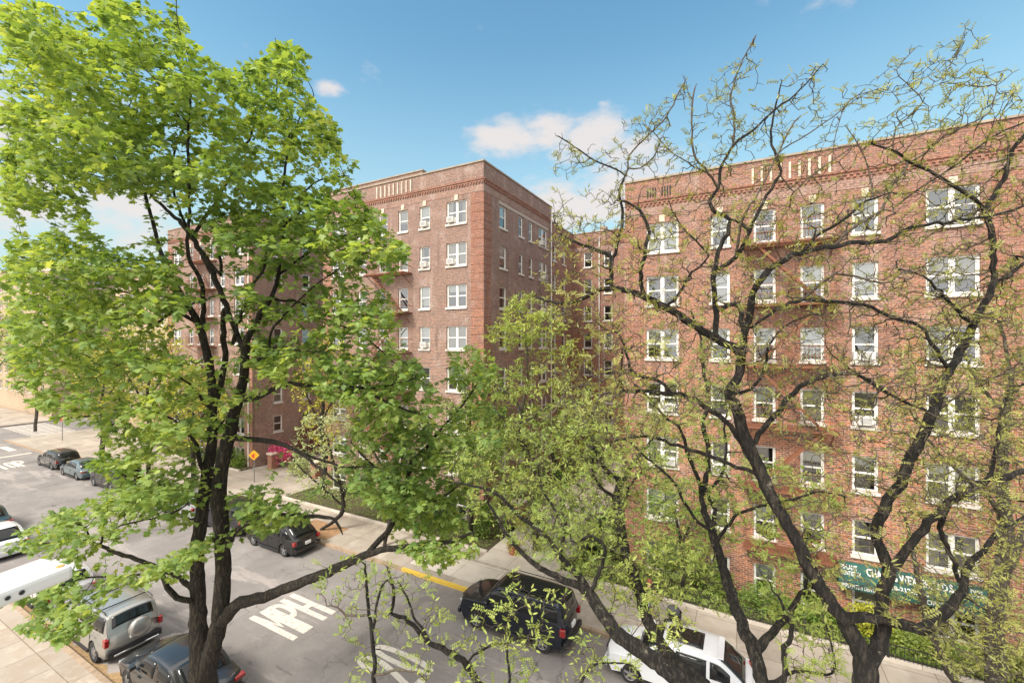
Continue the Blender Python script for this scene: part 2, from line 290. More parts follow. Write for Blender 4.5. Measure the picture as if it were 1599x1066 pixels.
M['debris'] = ground_mat('debris', (.34, .22, .11), [((.22, .15, .09), 6, .4, .65, (1, 1)), ((.46, .34, .14), 14, .5, .7, (1, 1))])
M['yellow'] = ground_mat('yellow_paint', (.62, .42, .06), [((.45, .33, .12), 4, .5, .72, (1, 1))])
M['dirt'] = ground_mat('dirt', (.34, .2, .105), [((.22, .13, .075), 4, .4, .7, (1, 1))], bump=1)
M['soil'] = ground_mat('soil', (.10, .075, .045), [((.06, .07, .03), 3, .4, .7, (1, 1))], bump=1)
def cracks(m, sc, col, wdt):
    t = m.node_tree; b = t.nodes['Principled BSDF']; src = b.inputs['Base Color'].links[0].from_socket; c = N(t, 'ShaderNodeTexCoord'); n = N(t, 'ShaderNodeTexNoise'); n.inputs['Scale'].default_value = 1.5; n.inputs['Detail'].default_value = 6; LK(t, c.outputs['Object'], n.inputs['Vector'])
    mx0 = N(t, 'ShaderNodeMix', data_type='RGBA', blend_type='LINEAR_LIGHT'); mx0.inputs[0].default_value = .35; LK(t, c.outputs['Object'], mx0.inputs[6]); LK(t, n.outputs['Color'], mx0.inputs[7])
    v = N(t, 'ShaderNodeTexVoronoi', feature='DISTANCE_TO_EDGE'); v.inputs['Scale'].default_value = sc; LK(t, mx0.outputs[2], v.inputs['Vector'])
    r = N(t, 'ShaderNodeMapRange'); r.inputs[1].default_value = 0; r.inputs[2].default_value = wdt; r.inputs[3].default_value = .65; r.inputs[4].default_value = 0; LK(t, v.outputs['Distance'], r.inputs[0])
    n2 = N(t, 'ShaderNodeTexNoise'); n2.inputs['Scale'].default_value = .45; LK(t, c.outputs['Object'], n2.inputs['Vector']); r2 = N(t, 'ShaderNodeMapRange'); r2.inputs[1].default_value = .48; r2.inputs[2].default_value = .6; LK(t, n2.outputs[0], r2.inputs[0])
    ml = N(t, 'ShaderNodeMath', operation='MULTIPLY'); LK(t, r.outputs[0], ml.inputs[0]); LK(t, r2.outputs[0], ml.inputs[1]); mx = N(t, 'ShaderNodeMix', data_type='RGBA'); LK(t, ml.outputs[0], mx.inputs[0]); LK(t, src, mx.inputs[6]); mx.inputs[7].default_value = (*col, 1); LK(t, mx.outputs[2], b.inputs['Base Color'])
cracks(M['asphalt'], .45, (.05, .045, .042), .012)
def worn_paint():
    m = mat('road_paint', (.62, .58, .52), .8); t = m.node_tree; b = t.nodes['Principled BSDF']
    c = N(t, 'ShaderNodeTexCoord'); n = N(t, 'ShaderNodeTexNoise'); n.inputs['Scale'].default_value = 6; n.inputs['Detail'].default_value = 10; n.inputs['Roughness'].default_value = .8; LK(t, c.outputs['Object'], n.inputs['Vector'])
    r = N(t, 'ShaderNodeMapRange'); r.inputs[1].default_value = .53; r.inputs[2].default_value = .62; LK(t, n.outputs[0], r.inputs[0])
    mx = N(t, 'ShaderNodeMix', data_type='RGBA'); LK(t, r.outputs[0], mx.inputs[0]); mx.inputs[6].default_value = (.56, .52, .46, 1); mx.inputs[7].default_value = (.22, .2, .19, 1); LK(t, mx.outputs[2], b.inputs['Base Color'])
    return m
M['paint'] = worn_paint()
M['bark'] = bark_mat('maple_bark', (.016, .013, .010), (.095, .078, .055), (.16, .165, .10), .66)
M['bark2'] = bark_mat('locust_bark', (.009, .008, .007), (.075, .064, .05), (.30, .285, .21), .60)
M['twig'] = mat('locust_twig', (.062, .048, .035), .9, noise=((.12, .10, .075), 30, .45, .7))
M['bark3'] = bark_mat('pale_bark', (.06, .05, .038), (.15, .125, .095), (.32, .31, .24), .56)
M['maple_leaf'] = leaf_mat('maple_leaf', [(.09, .165, .055), (.18, .29, .085), (.29, .40, .12), (.47, .54, .18)], .46)
M['locust_leaf'] = leaf_mat('locust_leaf', [(.16, .18, .07), (.30, .32, .10), (.46, .46, .14)], .35)
M['locust_leaf2'] = leaf_mat('locust_leaf_green', [(.16, .24, .075), (.31, .40, .11), (.49, .54, .17)], .42)
M['green_leaf'] = leaf_mat('green_leaf', [(.08, .15, .035), (.16, .26, .05), (.27, .36, .07)], .3)
M['yellow_leaf'] = leaf_mat('yellow_leaf', [(.28, .32, .05), (.40, .42, .06), (.5, .46, .08)], .3)
M['pale_leaf'] = leaf_mat('pale_leaf', [(.25, .32, .12), (.36, .42, .2), (.5, .52, .33)], .3)
M['dark_leaf'] = leaf_mat('dark_leaf', [(.03, .06, .02), (.05, .10, .03), (.08, .14, .04)], .15)
M['red_leaf'] = leaf_mat('red_leaf', [(.12, .035, .03), (.2, .06, .05), (.26, .12, .07)], .2)
M['pink'] = leaf_mat('pink_flower', [(.5, .04, .16), (.65, .09, .26), (.75, .3, .42)], .2)
M['tyre'] = mat('tyre', (.02, .02, .02), .85); M['rim'] = mat('rim', (.45, .45, .46), .3, .8)
M['carglass'] = mat('car_glass', (.010, .012, .013), .05, spec=.45)
M['plastic'] = mat('black_plastic', (.022, .022, .024), .5); M['redlens'] = mat('red_lens', (.28, .008, .008), .15, coat=1)
M['clearlens'] = mat('clear_lens', (.25, .26, .27), .1, coat=1); M['plate'] = mat('plate', (.6, .5, .25), .5); M['plate_white'] = mat('plate_white', (.7, .7, .68), .5)
M['chrome'] = mat('chrome', (.6, .6, .6), .2, 1)
M['skin'] = mat('skin', (.45, .24, .17), .6); M['blackcloth'] = mat('black_cloth', (.015, .015, .022), .9); M['paleshort'] = mat('pale_cloth', (.5, .55, .6), .9)
M['awning'] = mat('green_awning', (.006, .060, .050), .8, noise=((.014, .085, .07), 2, .4, .6)); M['letter'] = mat('white_letter', (.6, .6, .57), .8, noise=((.35, .38, .36), 5, .5, .7))
M['signorange'] = mat('sign_yellow', (.8, .42, .02), .5); M['signred'] = mat('sign_red', (.6, .035, .03), .5); M['galv'] = mat('galvanised', (.32, .31, .3), .5, .5, noise=((.2, .2, .2), 20, .4, .6))
M['terracotta'] = mat('terracotta', (.36, .11, .06), .8)
# ------------------------------------------------------------------ ground
def sheet(name, x0, x1, y0, y1, z, m, kind='structure', th=0):
    b = MB()
    if th: b.box(x0, x1, y0, y1, z-th, z)
    else: b.quad((x0, y0, z), (x1, y0, z), (x1, y1, z), (x0, y1, z))
    o = b.build(name, m); tag(o, kind=kind); return o
KN, KF, SW = 6.5, 16.6, 20.0       # near kerb, far kerb, inner edge of the far pavement
sheet('ground', -900, 600, -300, 900, -.75, M['soil'])
sheet('road', -400, 120, KN, KF, 0, M['asphalt'])
b = MB(); b.quad((-88, KF, 0), (-75.5, KF, 0), (-75.5, 300, 0), (-88, 300, 0)); b.quad((-88, -80, 0), (-75.5, -80, 0), (-75.5, KN, 0), (-88, KN, 0))
tag(b.build('cross_street', M['asphalt']), kind='structure')
H = .14
def walk(name, x0, x1, y0, y1, m=None, z=H): return sheet(name, x0, x1, y0, y1, z, m or M['concrete'], th=.9)
walk('pavement', -75.3, 60, KF+.17, SW); walk('pavement', -300, -88.2, KF+.17, 24.5)
walk('pavement', -75.5, 60, -40, KN-.17, M['concrete_near'])
walk('courtyard_path', -39.0, -29.75, SW, 42.9); walk('courtyard_path', -12.3, -8.2, SW, 42.9)
walk('corner_path', -75.3, -54.1, SW, 26.0)
sheet('new_pavement', -15.2, -10.4, KF+.6, KF+2.3, H+.004, M['concrete_new'])
sheet('new_pavement', -12.3, -8.2, SW-.9, 30, H+.005, M['concrete_new'])
for x0, x1, m in ((-75.5, -15.2, 'curb'), (-10.4, 60, 'curb'), (-15.2, -10.4, 'yellow')): sheet('kerb', x0, x1, KF, KF+.17, H+.006, M[m], th=.9)
sheet('kerb', -75.5, 60, KN-.17, KN, H+.006, M['curb'], th=.9)
b = MB()                                                             # gutter litter along the near kerb, an uneven strip
random.seed(4); xs = [x*.5 for x in range(-70, 30)]; ws = [.12+.5*random.random()*(1 if x > -26 else .5) for x in xs]
for i in range(len(xs)-1): b.quad((xs[i], KN+.003, .004), (xs[i+1], KN+.003, .004), (xs[i+1], KN+ws[i+1], .004), (xs[i], KN+ws[i], .004))
tag(b.build('gutter_litter', M['debris']), kind='structure')
sheet('tree_pit', -24.2, -21.2, KF+.3, KF+2.0, H+.008, M['dirt'])
sheet('tree_pit', -13, -10.6, 4.9, 6.3, H+.008, M['dirt']); sheet('tree_pit', -1.1, 1.0, 5.0, 6.3, H+.008, M['dirt'])
def bed(x0, x1, y0, y1, z0, z1, m='soil'):
    b = MB(); nx, ny = int((x1-x0)*2), 8
    for i in range(nx+1):
        for j in range(ny+1):
            f = j/ny; b.v.append((x0+(x1-x0)*i/nx, y0+(y1-y0)*f, z0+(z1-z0)*f+.05*math.sin(i*1.3+j*2.1)))
    for i in range(nx):
        for j in range(ny): a = i*(ny+1)+j; b.f.append((a, a+ny+1, a+ny+2, a+1))
    return tag(b.build('planting_bed', M[m], smooth=True), kind='structure')
bed(-8.2, 25, SW+.12, 23.6, .12, -.5); bed(-29.7, -12.3, SW+.12, 23.6, .14, -.1); bed(-54, -39.1, 22.4, 23.6, .18, .18)
bed(-14.7, -12.3, 23.6, 42.9, .2, .2); bed(-8.2, -5.7, 23.6, 42.9, .2, .2)
walk('pavement', -54.1, -39.0, SW, 22.4)
for x0, x1, y in ((-8.2, 25, SW), (-29.7, -12.3, SW), (-54, -39.1, 22.3)): sheet('bed_kerb', x0, x1, y, y+.14, H+.1, M['concrete_new'], th=1)
# ------------------------------------------------------------------ road markings
def text_mb(s, bold=.02, size=1.0):
    c = bpy.data.curves.new('t', 'FONT'); c.body = s; c.size = size; c.offset = bold; c.align_x = 'LEFT'; c.fill_mode = 'FRONT'; c.resolution_u = 4
    o = bpy.data.objects.new('t', c); COL.objects.link(o); bpy.context.view_layer.update()
    me = bpy.data.meshes.new_from_object(o.evaluated_get(bpy.context.evaluated_depsgraph_get()))
    co = np.array([v.co[:] for v in me.vertices]); fs = [tuple(p.vertices) for p in me.polygons]
    bpy.data.objects.remove(o); bpy.data.curves.remove(c)
    co[:, 0] -= co[:, 0].min(); co[:, 1] -= co[:, 1].min(); co[:, 0] /= co[:, 0].max(); co[:, 1] /= co[:, 1].max()
    return co, fs
ST = {'M': [[(.08, 0), (.08, 1)], [(.1, .98), (.5, .42), (.9, .98)], [(.92, 0), (.92, 1)]], 'P': [[(.1, 0), (.1, 1)], [(.1, .94), (.6, .94), (.88, .83), (.88, .62), (.6, .5), (.1, .5)]], 'H': [[(.1, 0), (.1, 1)], [(.9, 0), (.9, 1)], [(.1, .5), (.9, .5)]],
      '2': [[(.08, .70), (.12, .86), (.35, .96), (.7, .95), (.9, .82), (.86, .62), (.1, .05)], [(.05, .05), (.97, .05)]], '0': [[(.5, .04), (.18, .14), (.08, .5), (.18, .86), (.5, .96), (.82, .86), (.92, .5), (.82, .14), (.5, .04)]],
      'S': [[(.9, .8), (.7, .94), (.3, .94), (.1, .78), (.25, .58), (.75, .42), (.9, .22), (.7, .06), (.3, .06), (.08, .2)]], 'T': [[(.5, 0), (.5, 1)], [(.02, .95), (.98, .95)]], 'O': [[(.5, .04), (.18, .14), (.08, .5), (.18, .86), (.5, .96), (.82, .86), (.92, .5), (.82, .14), (.5, .04)]]}
def road_word(s, x0, x1, y0, y1, wd=.24):      # letters run across the road (+Y), their tops towards -X; uneven hand-laid strokes
    n = len(s); cw = (y1-y0)/(n+(n-1)*.22); b = MB(); z = .004; rr = random.Random(len(s))
    for i, ch in enumerate(s):
        for st in ST[ch]:
            z += .0008; P = [Vector((x1+(x0-x1)*v, y0+i*cw*1.22+cw*u, 0)) for u, v in st]
            if len(P) > 4:
                Q = []
                for k in range(len(P)-1): Q += [P[k]*.75+P[k+1]*.25, P[k]*.25+P[k+1]*.75]
                P = [P[0]]+Q+[P[-1]]
            if len(P) == 2: P = [P[0].lerp(P[1], t/8) for t in range(9)]
            prev = None
            for k, p in enumerate(P):
                d = (P[min(k+1, len(P)-1)]-P[max(k-1, 0)]).normalized(); nn = Vector((-d.y, d.x, 0)); w_ = wd*(1.0 if abs(d.x) > .7 else 1.45)*.5*(1+rr.uniform(-.09, .09))
                a, c = p+nn*w_, p-nn*w_
                if prev: b.quad((prev[1].x, prev[1].y, z), (c.x, c.y, z), (a.x, a.y, z), (prev[0].x, prev[0].y, z))
                prev = (a, c)
    return tag(b.build('road_marking', M['paint']), kind='structure')
road_word('MPH', -18.2, -15.35, 10.85, 12.75); road_word('20', -12.35, -9.55, 11.05, 12.3, .22); road_word('STOP', -62, -58.6, 12.2, 14.6)
b = MB(); b.box(-65.3, -64.8, 10.6, 16.2, .004, .006)
tag(b.build('stop_line', M['paint']), kind='structure')
b = MB()
for k in range(7): b.box(-71.5, -68, 7.5+k*1.3, 8.1+k*1.3, .004, .006)
for k in range(9): b.box(-87+k*1.25, -86.4+k*1.25, 19, 23, .004, .006)
tag(b.build('crosswalk', M['paint']), kind='structure')
# ------------------------------------------------------------------ windows
def opening_wall(b, P0, U, wd, z0, z1, ops, rev=.16, uoff=0):
    """wall panel from P0 along U (unit), openings (u0,u1,z0,z1); inward normal = U x Z turned back"""
    P0 = Vector(P0); U = Vector(U); Z = Vector((0, 0, 1)); IN = -(U.cross(Z))
    us = sorted({0, wd, *[o[0] for o in ops], *[o[1] for o in ops]}); zs = sorted({z0, z1, *[o[2] for o in ops], *[o[3] for o in ops]})
    for i in range(len(us)-1):
        for j in range(len(zs)-1):
            um = (us[i]+us[i+1])/2; zm = (zs[j]+zs[j+1])/2
            if any(o[0] < um < o[1] and o[2] < zm < o[3] for o in ops): continue
            a, c = us[i], us[i+1]; p, q = zs[j], zs[j+1]
            b.quad(P0+U*a+Z*p, P0+U*c+Z*p, P0+U*c+Z*q, P0+U*a+Z*q, [(uoff+a, p), (uoff+c, p), (uoff+c, q), (uoff+a, q)])
    for u0, u1, a, c in ops:
        for s, e in (((u0, a), (u0, c)), ((u1, c), (u1, a)), ((u1, a), (u0, a)), ((u0, c), (u1, c))):
            p = P0+U*s[0]+Z*s[1]; q = P0+U*e[0]+Z*e[1]
            b.quad(p, q, q+IN*rev, p+IN*rev, [(s[0], s[1]), (e[0], e[1]), (e[0]+.15, e[1]), (s[0]+.15, s[1])])
WM = {}
def win_meshes(w, h):
    k = (round(w, 2), round(h, 2))
    if k in WM: return WM[k]
    f = MB(); t = .075
    f.box(-w/2, -w/2+t, -.04, .06, 0, h); f.box(w/2-t, w/2, -.04, .06, 0, h); f.box(-w/2+t, w/2-t, -.04, .06, h-t, h); f.box(-w/2+t, w/2-t, -.04, .06, 0, t)
    nb = 2 if w > 1.3 else 1
    if nb == 2: f.box(-.06, .06, -.045, .055, t, h-t)
    for s in range(nb):
        x0 = -w/2+t if s == 0 else .06; x1 = w/2-t if (s == nb-1) else -.06
        f.box(x0, x1, -.025, .03, h*.5-.035, h*.5+.035)
        for (xa, xb) in ((x0, x0+.035), (x1-.035, x1)): f.box(xa, xb, -.015, .03, t, h-t)
    p = MB(); p.quad((-w/2+t, .012, t), (w/2-t, .012, t), (w/2-t, .012, h-t), (-w/2+t, .012, h-t))
    s = MB(); s.box(-w/2-.06, w/2+.06, -.21, .0, -.13, -.002)
    res = []
    for mb, nm, m in ((f, 'frame', 'white'), (p, 'pane', 'pane'), (s, 'sill', 'sill')):
        me = bpy.data.meshes.new(nm); me.from_pydata(mb.v, [], mb.f); me.materials.append(M[m]); res.append(me)
    bl = []
    for fr, mm in ((.45, 'blind'), (.92, 'blind'), (.92, 'curtain'), (.3, 'blind'), (.62, 'blind2'), (.98, 'blind2')):
        q = MB()
        if mm == 'curtain':
            for sx in (-1, 1):
                n = 5
                for i in range(n):
                    xa = sx*(w/2-t)-sx*i*.05*w*.9; xb = xa-sx*.05*w*.9; ya, yb = (.05, .08) if i % 2 else (.08, .05)
                    q.quad((xa, ya, t), (xb, yb, t), (xb, yb, h-t), (xa, ya, h-t))
        else:
            n = int(10*fr)+2; zt = h-t
            for i in range(n): za = zt-(h-2*t)*fr*i/n; zb = zt-(h-2*t)*fr*(i+1)/n; q.quad((-w/2+t, .055, zb), (w/2-t, .055, zb), (w/2-t, .066, za), (-w/2+t, .066, za))
        me = bpy.data.meshes.new('blind'); me.from_pydata(q.v, [], q.f); me.materials.append(M[mm]); bl.append(me)
    WM[k] = (res, bl); return WM[k]
wr = random.Random(7)
def put_window(parent, p, rz, w, h, dark=.3):
    (fm, pm, sm), bl = win_meshes(w, h)
    f = bpy.data.objects.new('window', fm); COL.objects.link(f); f.parent = parent; f.location = p; f.rotation_euler = (0, 0, rz)
    for nm, me in (('pane', pm), ('sill', sm)):
        o = bpy.data.objects.new(nm, me); COL.objects.link(o); o.parent = f
    if wr.random() > dark:
        o = bpy.data.objects.new('curtain' if (k := wr.choice((0, 1, 2, 3, 4, 5, 0))) == 2 else 'blind', bl[k]); COL.objects.link(o); o.parent = f
    return f
def ac_unit(p, rz, label):
    t = empty('air_conditioner', p, rz, label, 'air conditioner', 'window air conditioners')
    b = MB(); b.box(-.25, .25, -.33, .1, 0, .36); b.build('case', M['acw'], t, bevel=.015)
    b = MB()
    for k in range(7): b.box(-.2, .2, -.337, -.331, .05+k*.04, .072+k*.04)
    b.build('grille', M['acg'], t)
    for xa in (-.5, .26): b = MB(); b.box(xa, xa+.24, -.02, .02, 0, .34); b.build('side_panel', M['white'], t)
    return t
WH = 1.5
ROWN = ['top', 'second', 'third', 'fourth', 'fifth', 'sixth', 'seventh', 'eighth']
def facade(parent, b, P0, U, wd, z0, z1, cols, tops, dark=.3, acs=(), bname='', uoff=0, h=WH):
    """cols: (u0,u1); tops: z of window heads"""
    ops = []; U = Vector(U); rz = math.atan2(U.y, U.x); IN = -(U.cross(Vector((0, 0, 1))))
    for r, zt in enumerate(tops):
        for c, (u0, u1) in enumerate(cols):
            ops.append((u0, u1, zt-h, zt))
            p = Vector(P0)+U*((u0+u1)/2)+IN*.13+Vector((0, 0, zt-h))
            put_window(parent, p, rz, u1-u0-.004, h-.002, dark)
            for (ar, ac, du, txt) in acs:
                if ar == r and ac == c: ac_unit(p+U*du+Vector((0, 0, .085))+IN*-.02, rz, txt)
    opening_wall(b, P0, U, wd, z0, z1, ops, uoff=uoff)
    return ops
def deco(parent, P0, U, wd, roof, quoins=(1, 1), z0=0, keys=(), zk=0, raised=None):
    """coping, corbelled band with dentils, pale band, corner quoins, keystones"""
    P0 = Vector(P0); U = Vector(U); OUT = U.cross(Vector((0, 0, 1))); rz = math.atan2(U.y, U.x)
    def bx(mb, u0, u1, o0, o1, za, zb):       # box in wall coordinates with uv for bricks
        c = [P0+U*u+OUT*o for u, o in ((u0, o0), (u1, o0), (u1, o1), (u0, o1))]
        lo = [Vector((p.x, p.y, za)) for p in c]; hi = [Vector((p.x, p.y, zb)) for p in c]
        mb.quad(lo[3], lo[2], hi[2], hi[3], [(u0, za), (u1, za), (u1, zb), (u0, zb)][::1])
        mb.quad(lo[0], lo[3], hi[3], hi[0], [(0, za), (o1-o0, za), (o1-o0, zb), (0, zb)])
        mb.quad(lo[2], lo[1], hi[1], hi[2], [(0, za), (o1-o0, za), (o1-o0, zb), (0, zb)])
        mb.quad(hi[3], hi[2], hi[1], hi[0], [(u0, 0), (u1, 0), (u1, .1), (u0, .1)]); mb.quad(lo[0], lo[1], lo[2], lo[3], [(u0, 0), (u1, 0), (u1, .1), (u0, .1)])
    zb = roof-1.25
    b = MB(); bx(b, 0, wd, .003, .045, zb, zb+.12); bx(b, 0, wd, .003, .09, zb+.12, zb+.22)
    u = .1
    while u < wd-.15: bx(b, u, u+.1, .003, .065, zb-.13, zb-.003); u += .22
    b.build('cornice', M['brick_orange'], parent)
    b = MB(); bx(b, 0, wd, .003, .014, zb-.62, zb-.2); b.build('brick_band', M['brick_band'], parent)
    b = MB(); bx(b, -.04, wd+.04, -.36, .06, roof, roof+.09)
    if raised: bx(b, raised[0], raised[1], -.36, .06, roof+.3, roof+.38)
    b.build('coping', M['coping'], parent)
    if raised:
        b = MB(); bx(b, raised[0]+.04, raised[1]-.04, -.3, .004, roof+.09, roof+.3); b.build('parapet', M['brick2'], parent)
    for qi, (qa, qb) in enumerate(((-.02, .95), (wd-.95, wd+.02))):
        if not quoins[qi]: continue
        b = MB(); bx(b, qa, qb, .003, .012, z0, zb-.65); z = z0
        while z < zb-1.1: bx(b, qa, qb, .012, .03, z, z+.46); z += .56
        b.build('quoin', M['brick_orange'], parent)
    for u in keys:
        b = MB(); bx(b, u-.13, u+.13, .003, .05, zk+.02, zk+.38); b.build('keystone', M['limestone'], parent)
def parapet_strips(parent, P0, U, us, z0, z1):
    P0 = Vector(P0); U = Vector(U); OUT = U.cross(Vector((0, 0, 1)))
    for u in us:
        p = P0+U*u; b = MB(); b.bar(p+OUT*.03+Vector((0, 0, z0)), p+OUT*.03+Vector((0, 0, z1)), .09, .09); b.build('parapet_strip', M['limestone'], parent)
def shell(b, x0, x1, y0, y1, z0, z1, skip=()):
    """plain brick sides and flat roof (roof sunk below the parapet)"""
    def q(p, r, s): L = (Vector(r)-Vector(p)).length; b.quad((*p, z0), (*r, z0), (*r, z1), (*p, z1), [(0, z0), (L, z0), (L, z1), (0, z1)])
    if 'W' not in skip: q((x0, y1), (x0, y0), 0)
    if 'E' not in skip: q((x1, y0), (x1, y1), 0)
    if 'N' not in skip: q((x1, y1), (x0, y1), 0)
    if 'S' not in skip: q((x0, y0), (x1, y0), 0)
    zr = z1-.9; b.quad((x0, y0, zr), (x1, y0, zr), (x1, y1, zr), (x0, y1, zr))
FY = 23.5
D = [(1.11, 2.70)]
def wing_cols(): return [(1.1, 2.7), (4.18, 5.03), (6.03, 6.93), (7.88, 8.78), (9.75, 10.65), (12.15, 13.75)]
SING = [(4.0, 4.9), (6.0, 6.9), (7.9, 8.8), (9.8, 10.7)]
# right building
rb = empty('apartment_building', (1.8, FY, -.6), 0, 'red brick apartment block on the right with a green dentist awning', 'building', 'brick apartment blocks across the street')
class Rel:                                                          # builds in world coordinates, parents to the building's Empty
    def __init__(s, root): s.root = root; s.before = set(COL.objects)
    def done(s):
        inv = Matrix.Translation(-Vector(s.root.location))
        for o in COL.objects:
            if o in s.before or o is s.root: continue
            if o.parent is s.root: o.location = Vector(o.location)-Vector(s.root.location)
rel = Rel(rb)
tops_r = [17.65-2.76*k for k in range(7)]
b = MB()
ACR = [(2, 4, 0, 'white air conditioner in the third row window right of the fire escape'), (4, 0, .4, 'white air conditioner low at the left edge of the right block'),
       (4, 1, 0, 'white air conditioner in the narrow window left of the rusty fire escape'), (3, 4, 0, 'white air conditioner in the fourth row window right of the fire escape'),
       (3, 0, .3, 'white air conditioner in the leftmost fourth row window of the right block')]
facade(rb, b, (-5.7, FY, 0), (1, 0, 0), 15.0, -.8, 19.95, wing_cols(), tops_r, .3, ACR)
shell(b, -5.7, 9.3, FY, 45, -.8, 19.95, skip=('S',)); b.build('wall', M['brick'], rb)
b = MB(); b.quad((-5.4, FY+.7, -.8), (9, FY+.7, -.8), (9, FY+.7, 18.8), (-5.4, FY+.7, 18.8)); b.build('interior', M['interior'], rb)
deco(rb, (-5.7, FY, 0), (1, 0, 0), 15.0, 19.95, (1, 1), 0, [(a+c)/2 for a, c in wing_cols()], 17.65)
parapet_strips(rb, (-5.7, FY, 0), (1, 0, 0), [6.0+.37*k for k in range(9)], 18.88, 19.66)
b = MB()
for k in range(2):
    for j in range(4): b.box(-4.55+k*.72+j*.13, -4.48+k*.72+j*.13, FY-.012, FY-.002, 19.0, 19.5)
b.build('parapet_vent', M['interior'], rb)
rel.done()
# centre building
CRF = 22.95
cb = empty('apartment_building', (-22.2, FY, 0), 0, 'tall red brick apartment block in the middle with its sharp corner against the sky', 'building', 'brick apartment blocks across the street')
rel = Rel(cb)
tops_c = [20.75-2.75*k for k in range(8)]
b = MB()
ACC = [(0, 5, -.4, 'air conditioner in the top double window left of the middle block corner'), (1, 5, -.4, 'air conditioner in the second row double window left of the middle block corner'),
       (0, 4, 0, 'air conditioner in the top single window of the middle block'), (1, 4, 0, 'air conditioner in the second row single window of the middle block'),
       (3, 4, 0, 'air conditioner in the fourth row single window of the middle block'), (5, 1, 0, 'air conditioner low on the middle block behind maple leaves'), (5, 0, .3, 'air conditioner on the middle block low left behind leaves')]
cc = [(.95, 2.55), (3.85, 4.75), (5.95, 6.85), (7.85, 8.75), (9.8, 10.7), (12.1, 13.7)]
facade(cb, b, (-29.65, FY, 0), (1, 0, 0), 15.0, -.8, CRF, cc, tops_c, .2, ACC)
sc = [(2.05, 3.05), (4.9, 5.6), (6.6, 7.3), (8.4, 10.1)]
facade(cb, b, (-14.65, FY, 0), (0, 1, 0), 11.0, -.8, CRF, sc, tops_c, .25, [(0, 3, -.3, 'air conditioner in the top double window on the side wall facing the courtyard'), (1, 3, .2, 'air conditioner in the second row double window on the courtyard side wall'), (2, 3, .1, 'air conditioner in the third row double window on the courtyard side wall')], uoff=3)
shell(b, -29.65, -14.65, FY, 34.5, -.8, CRF, skip=('S', 'E')); b.build('wall', M['brick2'], cb)
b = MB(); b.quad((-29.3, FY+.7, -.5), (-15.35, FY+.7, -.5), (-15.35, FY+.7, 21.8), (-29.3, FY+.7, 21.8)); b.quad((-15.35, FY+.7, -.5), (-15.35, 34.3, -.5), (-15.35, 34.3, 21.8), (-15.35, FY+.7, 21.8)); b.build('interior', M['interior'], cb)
deco(cb, (-29.65, FY, 0), (1, 0, 0), 15.0, CRF, (1, 1), .2, [(a+c)/2 for a, c in cc], 20.75, raised=(-.04, 10.1))
deco(cb, (-14.65, FY, 0), (0, 1, 0), 11.0, CRF, (1, 0), .2, [], 20.75)
parapet_strips(cb, (-29.65, FY, 0), (1, 0, 0), [5.85+.4*k for k in range(9)], 21.95, 22.78)
b = MB(); b.box(-14.65+.003, -14.65+.02, FY+1.9, FY+10.3, 20.78, 21.0); b.build('lintel', M['brick_band'], cb)
b = MB(); b.tube([(-14.5, 34.1, 0), (-14.5, 34.1, 22)], .05); b.build('downpipe', M['white'], cb)
rel.done()
# courtyard wing behind
yb = empty('apartment_building', (-10, 43, 0), 0, 'recessed brick wing at the back of the courtyard with a dark flat roofline', 'building', 'brick apartment blocks across the street')
rel = Rel(yb)
b = MB(); tz = [20.6-2.75*k for k in range(8)]
facade(yb, b, (-15.9, 34.5, 0), (0, 1, 0), 8.5, -.3, 22.6, [(1.0, 1.9), (3.2, 4.1), (5.6, 6.5)], tz, .3, uoff=1)
facade(yb, b, (-15.9, 43, 0), (1, 0, 0), 14, -.3, 22.6, [(1.2, 2.1), (3.3, 4.2), (5.6, 6.5), (8.2, 9.8), (11, 11.9)], tz, .3)
b.quad((-15.9, 34.51, 22.0), (-15.9, 43, 22.0), (-24, 43, 22.0), (-24, 34.51, 22.0)); b.quad((-15.9, 43, 22.0), (-1.9, 43, 22.0), (-1.9, 55, 22.0), (-15.9, 55, 22.0))
b.build('wall', M['brick'], yb)
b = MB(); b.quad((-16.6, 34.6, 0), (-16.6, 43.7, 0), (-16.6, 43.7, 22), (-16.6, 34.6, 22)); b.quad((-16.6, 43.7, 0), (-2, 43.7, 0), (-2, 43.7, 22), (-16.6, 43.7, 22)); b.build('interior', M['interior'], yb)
deco(yb, (-15.9, 34.5, 0), (0, 1, 0), 8.5, 22.6, (0, 0)); deco(yb, (-15.9, 43, 0), (1, 0, 0), 14, 22.6, (0, 0))
b = MB(); b.box(-10.2, -8.4, 47, 49.5, 22.01, 24.1); b.build('roof_hut', M['terracotta'], yb)
b = MB(); b.box(-13.9, -13.2, 46, 46.7, 22.01, 23.9); b.build('chimney', M['brick_orange'], yb)
b = MB(); b.tube([(-15.75, 36, 0), (-15.75, 36, 22)], .06); b.tube([(-13, 42.85, 0), (-13, 42.85, 22)], .05); b.build('downpipe', M['white'], yb)
rel.done()
